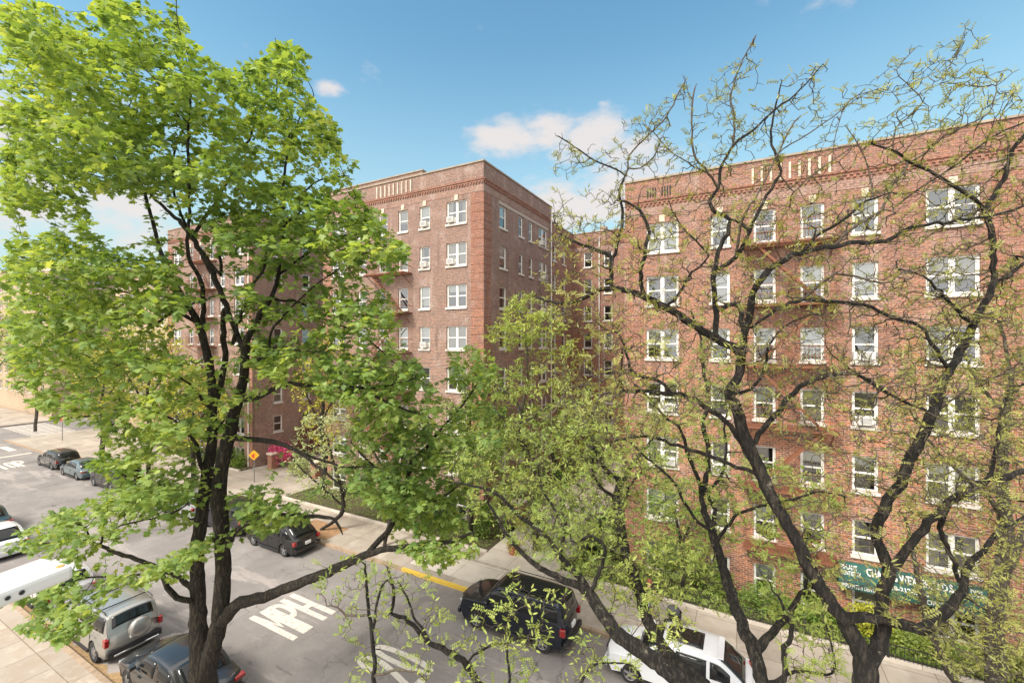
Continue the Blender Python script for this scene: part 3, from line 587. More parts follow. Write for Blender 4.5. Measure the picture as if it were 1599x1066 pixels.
# left building
lb = empty('apartment_building', (-46.5, FY, 0), 0, 'red brick apartment block seen through the big maple, left of the azalea courtyard', 'building', 'brick apartment blocks across the street')
rel = Rel(lb)
b = MB(); tl = [21.0-2.75*k for k in range(8)]
facade(lb, b, (-54.1, FY, 0), (1, 0, 0), 15, -.2, 23.2, wing_cols(), tl, .35)
facade(lb, b, (-39.1, FY, 0), (0, 1, 0), 19.4, -.2, 23.2, [(2, 2.9), (5, 5.9), (8, 9.6), (12, 12.9), (15, 15.9)], tl, .35, uoff=2)
shell(b, -54.1, -39.1, FY, 42.9, -.2, 23.2, skip=('S', 'E')); b.build('wall', M['brick2'], lb)
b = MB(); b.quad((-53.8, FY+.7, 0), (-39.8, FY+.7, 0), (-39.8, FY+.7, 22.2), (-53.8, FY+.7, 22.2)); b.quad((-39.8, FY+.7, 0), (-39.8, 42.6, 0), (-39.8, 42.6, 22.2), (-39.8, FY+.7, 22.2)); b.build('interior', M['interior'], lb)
deco(lb, (-54.1, FY, 0), (1, 0, 0), 15, 23.2, (1, 1), .2, [(a+c)/2 for a, c in wing_cols()], 21.0)
b = MB(); b.tube([(-39.6, FY-.08, .2), (-39.6, FY-.08, 21)], .06); b.build('downpipe', M['white'], lb)
rel.done()
# courtyard back between left and centre
kb = empty('apartment_building', (-34.4, 43, 0), 0, 'brick wing closing the far end of the azalea courtyard', 'building', 'brick apartment blocks across the street')
rel = Rel(kb); b = MB()
facade(kb, b, (-39.1, 43, 0), (1, 0, 0), 15, -.2, 22.6, [(1, 1.9), (3.5, 4.4), (6.2, 7.1), (8, 8.9)], tz, .4)
b.quad((-39.1, 43, 22), (-24.1, 43, 22), (-24.1, 50, 22), (-39.1, 50, 22)); b.build('wall', M['brick'], kb)
b = MB(); b.quad((-39, 43.7, 0), (-25, 43.7, 0), (-25, 43.7, 22), (-39, 43.7, 22)); b.build('interior', M['interior'], kb)
deco(kb, (-39.1, 43, 0), (1, 0, 0), 15, 22.6, (0, 0)); rel.done()
# paler blocks down the street
for x0, x1, y0, rf, lab, mm in ((-74, -55.5, 26.2, 19.6, 'beige brick apartment block beyond the red brick ones, before the crossing', 'brick_beige'), (-128, -92, 25, 23.5, 'pale tan apartment block across the intersection at the far left', 'brick_beige'), (-175, -131, 25, 22, 'distant tan apartment block farthest down the street', 'brick_beige')):
    r = empty('apartment_building', ((x0+x1)/2, y0, 0), 0, lab, 'building'); rel = Rel(r); b = MB(); n = int((x1-x0)/3)
    cols = [(1.2+k*(x1-x0-2.5)/n, 2.3+k*(x1-x0-2.5)/n) for k in range(n)]; tt = [rf-1.9-2.8*k for k in range(7)]
    facade(r, b, (x0, y0, 0), (1, 0, 0), x1-x0, -.2, rf, cols, [z for z in tt if z > 2], .4)
    nE = 6; facade(r, b, (x1, y0, 0), (0, 1, 0), 22, -.2, rf, [(1.5+k*3.4, 2.6+k*3.4) for k in range(nE)], [z for z in tt if z > 2][:4], .4)
    shell(b, x0, x1, y0, y0+22, -.2, rf, skip=('S', 'E')); b.build('wall', M[mm], r)
    b = MB(); b.quad((x0+.3, y0+.7, 0), (x1-.7, y0+.7, 0), (x1-.7, y0+.7, rf-1), (x0+.3, y0+.7, rf-1)); b.quad((x1-.7, y0+.7, 0), (x1-.7, y0+21.8, 0), (x1-.7, y0+21.8, rf-1), (x1-.7, y0+.7, rf-1)); b.build('interior', M['interior'], r)
    b = MB(); b.box(x0-.1, x1+.1, y0-.15, y0+.2, rf, rf+.25); b.box(x1-.2, x1+.1, y0+.2, y0+22, rf, rf+.25); b.box(x0+.02, x1+.04, y0-.06, y0-.003, rf-1.3, rf-1.0); b.build('coping', M['limestone'], r)
    rel.done()
# ------------------------------------------------------------------ fire escapes
def fire_escape(x0, x1, tops, label):
    t = empty('fire_escape', ((x0+x1)/2, FY, tops[-1]-WH), 0, label, 'fire escape', 'rusty fire escapes'); rel = Rel(t); yo = FY-1.0
    for i, zt in enumerate(tops):
        z = zt-WH-.22
        b = MB(); b.box(x0, x1, yo, yo+.05, z-.08, z); b.box(x0, x1, FY-.06, FY-.01, z-.08, z); b.box(x0, x0+.05, yo+.05, FY-.06, z-.08, z); b.box(x1-.05, x1, yo+.05, FY-.06, z-.08, z)
        k = yo+.12
        while k < FY-.1: b.box(x0+.05, x1-.05, k, k+.035, z-.04, z-.01); k += .075
        for xx in (x0+.2, x1-.2): b.bar((xx, FY-.01, z-.7), (xx, yo+.1, z-.08), .04)
        b.build('platform', M['rust'], t)
        b = MB()
        for h in (.45, .9):
            b.bar((x0, yo+.02, z+h), (x1, yo+.02, z+h), .03)
            b.bar((x0+.02, yo+.02, z+h), (x0+.02, FY, z+h), .03); b.bar((x1-.02, yo+.02, z+h), (x1-.02, FY, z+h), .03)
        k = x0+.01
        while k < x1: b.bar((k, yo+.02, z), (k, yo+.02, z+.9), .014); k += .13
        b.build('railing', M['rust'], t)
        if i < len(tops)-1:
            zl = tops[i+1]-WH-.22; a = (x1-.5, x0+.55) if i % 2 else (x0+.5, x1-.55); b = MB()
            for yy in (yo+.2, yo+.62): b.bar((a[0], yy, z), (a[1], yy, zl), .035, .1)
            for s in range(1, 11): f = s/11; b.box(a[0]+(a[1]-a[0])*f-.07, a[0]+(a[1]-a[0])*f+.07, yo+.22, yo+.6, z+(zl-z)*f-.01, z+(zl-z)*f+.01)
            b.build('stair', M['rust'], t)
    rel.done()
fire_escape(-.1, 3.5, tops_r[:6], 'rusty orange fire escape on the front of the right brick block')
fire_escape(-24.2, -20.5, tops_c[1:7], 'rusty fire escape half hidden by the maple on the middle brick block')
fire_escape(-48.4, -44.8, tl[:7], 'rusty fire escape on the left brick block seen through the maple')
# ------------------------------------------------------------------ awning
t = empty('awning', (5.1, FY, 1.6), 0, 'dark green shop awning with white dentist lettering on the right brick block', 'awning'); rel = Rel(t)
ax0, ax1, az0, az1, ad = 3.5, 8.2, 1.08, 2.0, .6
b = MB()
b.quad((ax0, FY-ad, az0+.28), (ax1, FY-ad, az0+.28), (ax1, FY-.02, az1), (ax0, FY-.02, az1)); b.quad((ax0, FY-ad, az0), (ax1, FY-ad, az0), (ax1, FY-ad, az0+.28), (ax0, FY-ad, az0+.28))
for x in (ax0, ax1): b.poly([(x, FY-.02, az0), (x, FY-ad, az0), (x, FY-ad, az0+.28), (x, FY-.02, az1)])
b.build('canopy', M['awning'], t)
def awn_text(s, x0, x1, v0, v1, valance=False, bold=.02):
    co, fs = text_mb(s, bold); b = MB(); A = Vector((0, FY-ad, az0+.28)); B = Vector((0, FY-.02, az1)); nrm = Vector((0, -(B.z-A.z), B.y-A.y)).normalized()
    for u, v, _ in co:
        x = x0+(x1-x0)*u; f = v0+(v1-v0)*v
        b.v.append((x, FY-ad-.006, az0+.28*f) if valance else tuple(Vector((x, 0, 0))+A.lerp(B, f)+nrm*.006))
    b.f = fs; b.build('lettering', M['letter'], t)
awn_text('IMPLANT', 3.6, 4.2, .6, .84); awn_text('DENTISTRY', 3.6, 4.3, .32, .54)
awn_text('CHARLES WEXLER, D.D.S.', 4.5, 7.25, .4, .84, bold=.035); awn_text('718-212-2400', 5.1, 6.4, .06, .27, bold=.03); awn_text('DDS', 7.7, 8.05, .5, .8)
awn_text('IMPLANTS & DENTURES', 3.6, 5.0, .2, .85, True); awn_text('ORCHARD', 6.3, 7.4, .2, .85, True)
rel.done()
# ------------------------------------------------------------------ fence, piers, signs, pots
t = empty('iron_fence', (1, SW+.07, H), 0, 'low black iron railing along the lawn by the right pavement', 'fence'); rel = Rel(t)
b = MB(); x = -7.9
while x < 12: b.bar((x, SW+.07, H+.1), (x, SW+.07, H+.62), .014); x += .12
b.build('railing', M['iron'], t)
b = MB()
for z in (H+.18, H+.57): b.bar((-8, SW+.07, z), (12, SW+.07, z), .025)
b.build('rail', M['iron'], t)
for k in range(9):
    b = MB(); x = -8+k*2.5; b.box(x-.03, x+.03, SW+.04, SW+.1, H, H+.72); b.build('post', M['iron'], t)
rel.done()
def pier(x, y, lab):
    t = empty('brick_pier', (x, y, H), 0, lab, 'pier', 'brick piers at the courtyard gate'); b = MB(); w_ = .3; h = 1.25
    for (a, c) in (((-w_, -w_), (w_, -w_)), ((w_, -w_), (w_, w_)), ((w_, w_), (-w_, w_)), ((-w_, w_), (-w_, -w_))): b.quad((*a, 0), (*c, 0), (*c, h), (*a, h), [(0, 0), (.6, 0), (.6, h), (0, h)])
    b.build('shaft', M['brick_orange'], t); b = MB(); b.box(-.38, .38, -.38, .38, h, h+.14); b.build('cap', M['limestone'], t, bevel=.02)
pier(-37.4, 24.3, 'square brick pier with pale stone cap left of the pink azalea'); pier(-31.6, 24.3, 'square brick pier with pale stone cap right of the pink azalea')
pier(-12.5, 24.3, 'low brick pier left of the nearer courtyard walk')
def sign(name, x, y, hgt, shape, m, lab, cat='sign', m2=None):
    t = empty(name, (x, y, H), 0, lab, cat); b = MB(); b.tube([(0, 0, 0), (0, 0, hgt)], .04, 8); b.build('post', M['galv'], t)
    n, r = (4, .42) if shape == 'diamond' else (8, .38)
    a0 = 0 if n == 4 else math.pi/8; pts = [(r*math.cos(a0+2*math.pi*k/n), r*math.sin(a0+2*math.pi*k/n)) for k in range(n)]
    yaw = math.atan2(-y, -x)+math.pi/2
    b = MB(); b.poly([(u, -.05, hgt+.05+v) for u, v in pts]); b.poly([(u, -.065, hgt+.05+v) for u, v in pts][::-1])
    for k in range(n): u, v = pts[k]; u2, v2 = pts[(k+1) % n]; b.quad((u, -.05, hgt+.05+v), (u2, -.05, hgt+.05+v2), (u2, -.065, hgt+.05+v2), (u, -.065, hgt+.05+v))
    o = b.build('sign_plate', M[m], t); o.rotation_euler = (0, 0, yaw*.6)
    if m2 == 'arrow':
        b = MB(); b.poly([(-.2, -.072, hgt+.02), (-.05, -.072, hgt-.17), (.1, -.072, hgt-.17), (.0, -.072, hgt+.02), (.16, -.072, hgt+.12), (-.02, -.072, hgt+.16)]); o2 = b.build('symbol', M['signred'], t); o2.rotation_euler = (0, 0, yaw*.6)
    if m2 == 'stop':
        co, fs = text_mb('STOP', .02); b = MB(); b.v = [(-.26+.52*u, -.072, hgt-.06+.22*v) for u, v, _ in co]; b.f = fs; o2 = b.build('lettering', M['letter'], t); o2.rotation_euler = (0, 0, yaw*.6)
    return t
q = Wp(397, 755, 35.2); sign('street_sign', q.x, q.y, 2.15, 'diamond', 'signorange', 'orange yellow warning sign with a red mark on a grey post by the courtyard', m2='arrow')
sign('stop_sign', -68.9, 19.6, 2.6, 'oct', 'signred', 'red octagonal stop sign at the corner beyond the parked black wagon', m2='stop')
sign('stop_sign', -90, 17.5, 2.6, 'oct', 'signred', 'red octagonal stop sign across the intersection, farther of the two', m2='stop')
t = empty('flower_pot', (ptY(802, 866, 20.6).x, 20.6, H), 0, 'terracotta planter on the pavement by the nearer courtyard', 'planter'); b = MB(); b.lathe([(0, 0), (.22, 0), (.34, .5), (.38, .5), (.38, .58), (.3, .58), (.28, .5), (0, .5)], 20); b.build('pot', M['terracotta'], t, smooth=True); b = MB(); b.lathe([(0, .53), (.27, .53)], 16); b.build('soil', M['soil'], t)
# ------------------------------------------------------------------ white bracket at the camera's own window
A = Wp(116, 880, .7055); B = Wp(0, 925, .6245)
t = empty('window_bracket', A, 0, 'white painted metal arm with rust spots and screw holes, close at the lower left', 'bracket')
dx = (B-A).normalized(); up = Vector((0, 0, 1)); sd2 = up.cross(dx)
if sd2.dot(Vector((0, 0, CAMZ))-A) > 0: sd2 = -sd2
Mx = Matrix((dx, sd2, up)).transposed().to_4x4()
mw = mat('bracket_paint', (.74, .72, .68), .45, noise=((.5, .27, .07), 30, .64, .72)); mw2 = mat('bracket_seam', (.5, .47, .42), .6)
b = MB(); b.box(0, .62, 0, .08, -.024, 0); o = b.build('arm', mw, t, bevel=.006); o.matrix_local = Mx
b = MB(); b.box(.012, .05, .012, .068, .0003, .0012); o = b.build('label_patch', mat('faded_patch', (.62, .59, .54), .6, noise=((.72, .69, .64), 60, .4, .6)), t); o.matrix_local = Mx
for x, r_ in ((.062, .0032), (.077, .003), (.098, .006)):
    b = MB(); b.lathe([(0, 0), (r_, 0), (r_*1.1, .001)], 12, (x, -.0012, -.012), 'y'); o = b.build('screw_hole', M['plastic' if r_ < .005 else 'galv'], t); o.matrix_local = Mx
b = MB(); b.lathe([(0, .001), (.004, .001), (.006, 0)], 12, (.012, .012, .0005)); o = b.build('rust_spot', mat('rust_spot', (.5, .26, .06), .8), t); o.matrix_local = Mx
# ------------------------------------------------------------------ cars (each faces local +X)
def paint(name, col, met=.6, rough=.32): return mat(name, col, rough, met, coat=1)
def car(loc, rz, label, col, kind='hatch', L=4.45, W=1.75, Ht=1.5, group=None, plate='plate_white', met=.5, rails=False, spare=False, detail=True, cat='car', panoroof=False):
    name = {'suv': 'parked_suv', 'sedan': 'parked_car', 'hatch': 'parked_car', 'wagon': 'parked_car'}[kind]
    t = empty(name, loc, rz, label, cat, group or 'cars parked along the kerb')
    pm = paint('car_paint', col, met); wb = L*.61; wr_ = .33 if kind != 'suv' else .37; gc = .2 if kind != 'suv' else .27
    xf = wb/2-.02; xr = -wb/2-.02; hb = {'suv': .64, 'sedan': .62, 'hatch': .62, 'wagon': .62}[kind]*Ht    # belt height
    hh = hb-(.04 if kind == 'suv' else .08)
    x1 = L/2; x0 = -L/2; xw = x1-L*(.235 if kind != 'suv' else .24)       # windscreen foot
    xbk = {'suv': x0+.10, 'wagon': x0+.12, 'hatch': x0+.16, 'sedan': x0+.62}[kind]  # foot of the rear glass
    def arch(cx, r): return [(cx+r*math.cos(a), wr_-.02+r*math.sin(a)) for a in [math.pi*k/10 for k in range(11)]]
    ar = wr_+.07
    prof = [(x0+.07, gc)] + arch(xr, ar)[::-1] + arch(xf, ar)[::-1] + [(x1-.12, gc), (x1-.01, gc+.2), (x1, .55*hh+.12), (x1-.06, hh-.13), (x1-.22, hh-.045), (x1-.6, hh+.01), (xw, hb+.015)]
    prof = [(p[0], max(p[1], gc)) for p in prof]
    prof += [(xw-.35, hb+.03), ((xw+xbk)/2, hb+.02), (xbk+.1, hb+.03), (xbk, hb+.02)]
    if kind == 'sedan': prof += [(x0+.15, hb), (x0+.03, hb-.08)]
    else: prof += [(x0+.05, hb-.05)]
    prof += [(x0+.0, .62*hb), (x0-.01, gc+.22), (x0+.03, gc+.05)]
    sl_ = [(-1, 0, .0), (-.985, .012, .02), (-.9, .0, .05), (-.5, 0, .0), (0, 0, 0), (.5, 0, 0), (.9, 0, .05), (.985, .012, .02), (1, 0, 0)]
    b = MB(); n = len(prof); zc = gc+(hb-gc)*.45
    for s, _, _ in sl_:
        a = abs(s)
        for (x, z) in prof:
            k = 1-.075*a**4*(1 if abs(x) > L*.36 else (abs(x)/(L*.36))**8); xx = x*k
            yy = s*W/2*(1-.05*max(0, (z-zc)/(hb-zc))**1.5*(a**2))*(1-.03*max(0, (zc-z)/(zc-gc)))
            zz = z-(.05*a**3 if z > hh-.15 and z > zc else 0)
            if abs(x) > L*.42: yy *= 1-.10*((abs(x)-L*.42)/(L*.08))
            b.v.append((xx, yy, zz))
    m_ = len(sl_)
    for j in range(m_-1):
        for i in range(n): a = j*n+i; c = j*n+(i+1) % n; b.f.append((a, c, c+n, a+n))
    b.f.append(tuple(range(n))[::-1]); b.f.append(tuple((m_-1)*n+i for i in range(n)))
    bo = b.build('body', pm, t, smooth=True, bevel=.018, ang=32)
    b = MB(); b.box(x0+.3, x1-.3, -W/2+.12, W/2-.12, .16, gc+.25)       # dark underside and wheel housings
    b.build('underbody', M['plastic'], t)
    # cabin: a lofted roof shell with curved screens; every window is its own slightly proud pane
    wb_ = W/2-.05; wt = W/2-(.17 if kind == 'suv' else .22); zb = hb-.04
    rf = {'suv': xw-.58, 'wagon': xw-.75, 'hatch': xw-.85, 'sedan': xw-.78}[kind]; rr = {'suv': x0+.30, 'wagon': x0+.55, 'hatch': x0+.95, 'sedan': xbk+.72}[kind]
    kz = [(xbk-.02, zb), (xbk+(rr-xbk)*.5, zb+(Ht-zb)*(.52 if kind != 'suv' else .5)), (rr, Ht-.055 if kind != 'sedan' else Ht-.06), (rr+.35, Ht-.015), ((rr+rf)/2, Ht), (rf-.25, Ht-.012), (rf, Ht-.05), (xw-(xw-rf)*.5, zb+(Ht-zb)*.54), (xw+.03, zb+.02)]
    def ztop(x):
        for k in range(len(kz)-1):
            if x <= kz[k+1][0] or k == len(kz)-2:
                f = (x-kz[k][0])/(kz[k+1][0]-kz[k][0]); f = min(max(f, 0), 1); m0 = (kz[min(k+1, len(kz)-1)][1]-kz[max(k-1, 0)][1])/max(1e-3, kz[min(k+1, len(kz)-1)][0]-kz[max(k-1, 0)][0]); 
                m1 = (kz[min(k+2, len(kz)-1)][1]-kz[k][1])/max(1e-3, kz[min(k+2, len(kz)-1)][0]-kz[k][0]); h_ = kz[k+1][0]-kz[k][0]
                return (2*f**3-3*f*f+1)*kz[k][1]+(f**3-2*f*f+f)*h_*m0+(-2*f**3+3*f*f)*kz[k+1][1]+(f**3-f*f)*h_*m1
    def ysd(z): return wb_-(wb_-wt)*min(1, max(0, (z-zb)/(Ht-zb)))**1.25
    def taper(x): return 1-.10*max(0, (abs(x-(xw+xbk)/2)/((xw-xbk)/2)))**3
    def top(x, v, o=0):     # v in -1..1 across
        z = ztop(x); ye = ysd(z)*taper(x)-.0; a = abs(v); return Vector((x, ye*v, z+.02-.055*a**2-.05*a**8+o))
    def side(x, f, s, o=0):
        z1_ = ztop(x)-.085; z = zb+(max(z1_, zb+.005)-zb)*f; return Vector((x, s*(ysd(z)*taper(x)+o), z))
    b = MB(); nx = 34; XS = [xbk-.02+(xw+.05-xbk)*i/(nx-1) for i in range(nx)]; VS = [-1, -.97, -.9, -.75, -.5, -.25, 0, .25, .5, .75, .9, .97, 1]
    for x in XS:
        row = [side(x, f, -1) for f in (0, .33, .66, 1)]+[top(x, v) for v in VS]+[side(x, f, 1) for f in (1, .66, .33, 0)]; b.v += [tuple(p) for p in row]
    mrow = 8+len(VS)
    for i in range(nx-1):
        for k in range(mrow-1): a = i*mrow+k; b.f.append((a, a+mrow, a+mrow+1, a+1))
    b.build('cabin', pm, t, smooth=True, ang=50); G = M['carglass']
    def patch(nm, fn, us, vs, nu, nv, flip=False):
        mb_ = MB()
        for i in range(nu+1):
            for k in range(nv+1): mb_.v.append(tuple(fn(us[0]+(us[1]-us[0])*i/nu, vs[0]+(vs[1]-vs[0])*k/nv)))
        for i in range(nu):
            for k in range(nv):
                a = i*(nv+1)+k; q = (a, a+nv+1, a+nv+2, a+1); mb_.f.append(q[::-1] if flip else q)
        o = mb_.build(nm, G, t, smooth=True, ang=60); so_ = o.modifiers.new('thick', 'SOLIDIFY'); so_.thickness = .012; so_.offset = 0; return o
    patch('windscreen', lambda u, v: top(u, v, .006)+Vector((.006, 0, 0)), (rf+.03, xw-.02), (-.86, .86), 6, 8)
    patch('rear_window', lambda u, v: top(u, v, .006)-Vector((.008, 0, 0)), (xbk+(.10 if kind != 'suv' else .06), rr-.02), (-.82, .82), 5, 8)
    segs = {'suv': [(.07, .30), (.335, .62), (.65, .90)], 'wagon': [(.09, .3), (.335, .62), (.65, .90)], 'hatch': [(.15, .32), (.35, .62), (.65, .90)], 'sedan': [(.20, .48), (.51, .87)]}[kind]
    for sd_ in (0, 1):
        s = -1 if sd_ == 0 else 1
        for u0, u1 in segs: patch('side_window', lambda u, v: side(u, v, s, .005), (xbk+(xw-xbk)*u0, xbk+(xw-xbk)*u1), (.16, .97), 6, 3, flip=sd_ == 1)
        for u in [segs[0][1]+.015]+([segs[1][1]+.015] if len(segs) > 2 else [])+[.99]:
            xs_ = xbk+(xw-xbk)*u; b = MB(); yo = s*(W/2-.012); b.box(xs_-.006, xs_+.006, min(yo, yo+s*.0135), max(yo, yo+s*.0135), gc+.16, hb-.12); b.build('door_seam', M['plastic'], t)
        for u in (segs[0][1]-.08, (segs[1][1] if len(segs) > 2 else segs[0][1]+.35)-.06):
            xs_ = xbk+(xw-xbk)*u; b = MB(); b.box(xs_-.09, xs_+.09, min(s*(W/2-.03), s*(W/2+.008)), max(s*(W/2-.03), s*(W/2+.008)), hb-.17, hb-.14); b.build('door_handle', pm, t, bevel=.008)
        b = MB(); b.box(xw-.42, xw-.25, min(s*(W/2-.05), s*(W/2+.14)), max(s*(W/2-.05), s*(W/2+.14)), hb+.0, hb+.13); b.build('wing_mirror', pm, t, bevel=.03)
        b = MB(); b.box(-wb/2+ar, wb/2-ar-.02, min(s*(W/2-.06), s*(W/2+.006)), max(s*(W/2-.06), s*(W/2+.006)), gc-.05, gc+.06); b.build('sill_trim', M['plastic'], t, bevel=.01)
    zt = Ht-.035
    # wheels
    for cx in (xf, xr):
        for s in (-1, 1):
            y = s*(W/2-.115); r = wr_; ty = MB(); ty.lathe([(r*.62, -.1), (r*.93, -.105), (r, -.07), (r, .07), (r*.93, .105), (r*.62, .1)], 28, (cx, y, r), 'y')
            to = ty.build('wheel', M['tyre'], t, smooth=True)
            rm = MB(); yo = s*.075; rm.lathe([(r*.66, s*.095), (r*.60, s*.085), (r*.57, s*.02)], 28, (cx, y, r), 'y')
            for k in range(5 if kind != 'suv' else 6):
                a = 2*math.pi*k/(5 if kind != 'suv' else 6)+.3
                rm.bar((cx+.03*math.cos(a), y+s*.08, r+.03*math.sin(a)), (cx+r*.6*math.cos(a), y+s*.07, r+r*.6*math.sin(a)), .035, .075)
            rm.lathe([(0, s*.1), (.05, s*.098), (.06, s*.07)], 12, (cx, y, r), 'y'); rm.build('rim', M['rim'], to)
            dk = MB(); dk.lathe([(0, s*.03), (r*.64, s*.03)], 20, (cx, y, r), 'y'); dk.build('brake', M['plastic'], to)
    # lamps and ends
    for s in (-1, 1):
        if kind == 'suv': zz = (hb-.36, hb-.1); yy = (W/2-.17, W/2-.04)
        elif kind == 'sedan': zz = (hb-.21, hb-.1); yy = (W/2-.40, W/2-.08)
        else: zz = (hb-.27, hb-.08); yy = (W/2-.22, W/2-.07)
        b = MB(); b.box(x0+.02, x0+.22, min(s*yy[0], s*yy[1]), max(s*yy[0], s*yy[1]), *zz); b.build('taillight', M['redlens'], t, bevel=.02)
        b = MB(); b.box(x1-.32, x1-.085, min(s*(W/2-.44), s*(W/2-.1)), max(s*(W/2-.44), s*(W/2-.1)), hh-.30, hh-.17); b.build('headlight', M['clearlens'], t, bevel=.03)
    b = MB(); b.box(x0-.05, x0+.1, -W/2+.1, W/2-.1, gc+.08, gc+.3); b.build('rear_bumper', pm if kind != 'suv' else M['plastic'], t, bevel=.03)
    b = MB(); b.box(x1-.1, x1+.035, -W/2+.16, W/2-.16, gc+.05, gc+.26); b.build('front_bumper', pm, t, bevel=.03)
    b = MB(); b.box(x1-.09, x1+.012, -.42, .42, gc+.3, hh-.18); b.build('grille', M['plastic'], t, bevel=.01)
    b = MB(); b.box(x0-.035, x0+.05, -.16, .16, hb-.36, hb-.21); b.build('number_plate', M[plate], t)
    if rails:
        for s in (-1, 1):
            b = MB(); b.tube([(rr+.1, s*(wt-.05), zt+.02), (rr+.25, s*(wt-.05), zt+.085), (rf-.35, s*(wt-.05), zt+.085), (rf-.15, s*(wt-.05), zt+.02)], .018, 6); b.build('roof_rail', M['plastic'], t)
    if rails == 2:
        b = MB()
        for k in range(7): yy = -.45+k*.15; b.box(rr+.25, rf-.45, yy, yy+.03, zt+.055, zt+.068)
        b.build('roof_rib', M['plastic'], t, bevel=.004)
    if rails == 3:
        for xx in (rr+.55, rf-.75):
            b = MB(); b.bar((xx, -wt+.06, zt+.085), (xx, wt-.06, zt+.085), .03, .03); b.build('crossbar', M['plastic'], t)
    if spare:
        b = MB(); b.lathe([(0, .17), (.26, .165), (.32, .12), (.34, .05), (.34, 0), (0, 0)], 32, (0, 0, 0), 'y')
        o = b.build('spare_wheel_cover', pm, t, smooth=True); o.location = (x0-.01, -.12, hb-.08); o.rotation_euler = (0, 0, R(90))
        b = MB(); b.tube([(x0-.13, -W/2+.25, .42), (x0-.13, W/2-.25, .42)], .03, 8); b.build('step_bar', M['chrome'], t)
    if panoroof:
        patch('sunroof', lambda u, v: top(u, v, .008), (rr+.5, rf-.08), (-.62, .62), 6, 6)
    b = MB(); b.tube([(xw+.05, -.5, hb+.02), (xw-.08, -.02, hb+.10)], .008, 4); b.build('wiper', M['plastic'], t); b = MB(); b.tube([(xw+.05, .08, hb+.02), (xw-.08, .55, hb+.10)], .008, 4); b.build('wiper', M['plastic'], t)
    if kind == 'hatch': b = MB(); b.box(rr-.1, rr+.08, -wt+.12, wt-.12, zt-.015, zt+.02); b.build('spoiler', pm, t, bevel=.01)
    return t
PI = math.pi; YF_ = 15.62; YN_ = 7.55
car((-56.3, YF_+.15, 0), PI, 'black estate car with a yellow plate, parked nearest the crossing', (.012, .012, .013), 'wagon', 4.9, 1.85, 1.5, plate='plate', rails=1)
car((-50.4, YF_, 0), PI, 'grey teal sedan between the black estate and the old black four by four', (.12, .17, .19), 'sedan', 4.7, 1.8, 1.42)
car((-44.3, YF_+.1, 0), PI, 'boxy black four by four with red tail lamps half under maple leaves', (.014, .014, .015), 'suv', 4.9, 1.88, 1.78, cat='suv', rails=1)
car((-38.2, YF_, 0), PI, 'silver sedan mostly covered by the drooping maple branch', (.42, .43, .44), 'sedan', 4.5, 1.78, 1.43)
car((-33.2, YF_, 0), PI, 'silver estate car just left of the twin maple trunks', (.40, .41, .42), 'wagon', 4.4, 1.78, 1.5, rails=1)
c6 = car((-28.2, YF_+.08, 0), PI, 'dark four by four behind the maple trunk with a red and white tailgate sticker', (.02, .02, .028), 'suv', 4.7, 1.84, 1.72, cat='suv')
b = MB(); b.box(-2.36, -2.345, -.62, -.22, .72, .98); o = b.build('sticker', M['plate_white'], c6); b = MB(); b.box(-2.366, -2.361, -.56, -.28, .78, .92); b.build('sticker_mark', M['signred'], c6)
car((-23.15, YF_-.02, 0), PI, 'black hatchback with silver wheels parked by the orange dirt tree pit', (.011, .011, .012), 'hatch', 4.45, 1.75, 1.49)
car((-8.1, YF_-.02, 0), PI, 'navy blue four by four with a ribbed roof rack by the yellow kerb', (.012, .018, .032), 'suv', 4.75, 1.86, 1.82, rails=2, cat='suv', met=.7)
car((-2.05, YF_+.06, 0), PI, 'white crossover with dark glass roof at the bottom right, behind the leaning trunk', (.62, .64, .67), 'hatch', 4.6, 1.85, 1.6, met=.0, panoroof=True)
car((-22.0, YN_, 0), PI, 'silver four by four with a round spare wheel cover on its tailgate', (.33, .328, .31), 'suv', 4.55, 1.82, 1.72, rails=3, spare=True, cat='suv')
car((-16.6, YN_, 0), PI, 'dark grey sedan at the foot of the maple trunk', (.03, .032, .036), 'sedan', 4.65, 1.82, 1.44)
car((-27.7, YN_, 0), PI, 'white estate car behind the white window bracket, ahead of the silver four by four', (.55, .55, .55), 'wagon', 4.6, 1.8, 1.5, met=0)
car((-36.3, YN_+.1, 0), PI, 'white hatchback cut by the left edge of the view', (.66, .68, .68), 'hatch', 4.2, 1.75, 1.5, met=0)
car((-41.2, YN_+.6, 0), PI, 'dark teal car just entering at the far left edge', (.02, .05, .055), 'sedan', 4.5, 1.8, 1.43)
g2 = 'cars beyond the crossing'
car((-77.0, 27.5, 0), PI/2, 'silver car on the side street past the crossing', (.4, .42, .43), 'sedan', group=g2); car((-77.0, 33.5, 0), PI/2, 'white car farther up the side street', (.65, .66, .66), 'hatch', group=g2)
car((-95, 15.2, 0), PI, 'dark blue car across the intersection near the farther stop sign', (.02, .03, .05), 'suv', group=g2, cat='suv'); car((-101, 15.2, 0), PI, 'dark sedan farthest away beyond the intersection', (.02, .02, .02), 'sedan', group=g2)
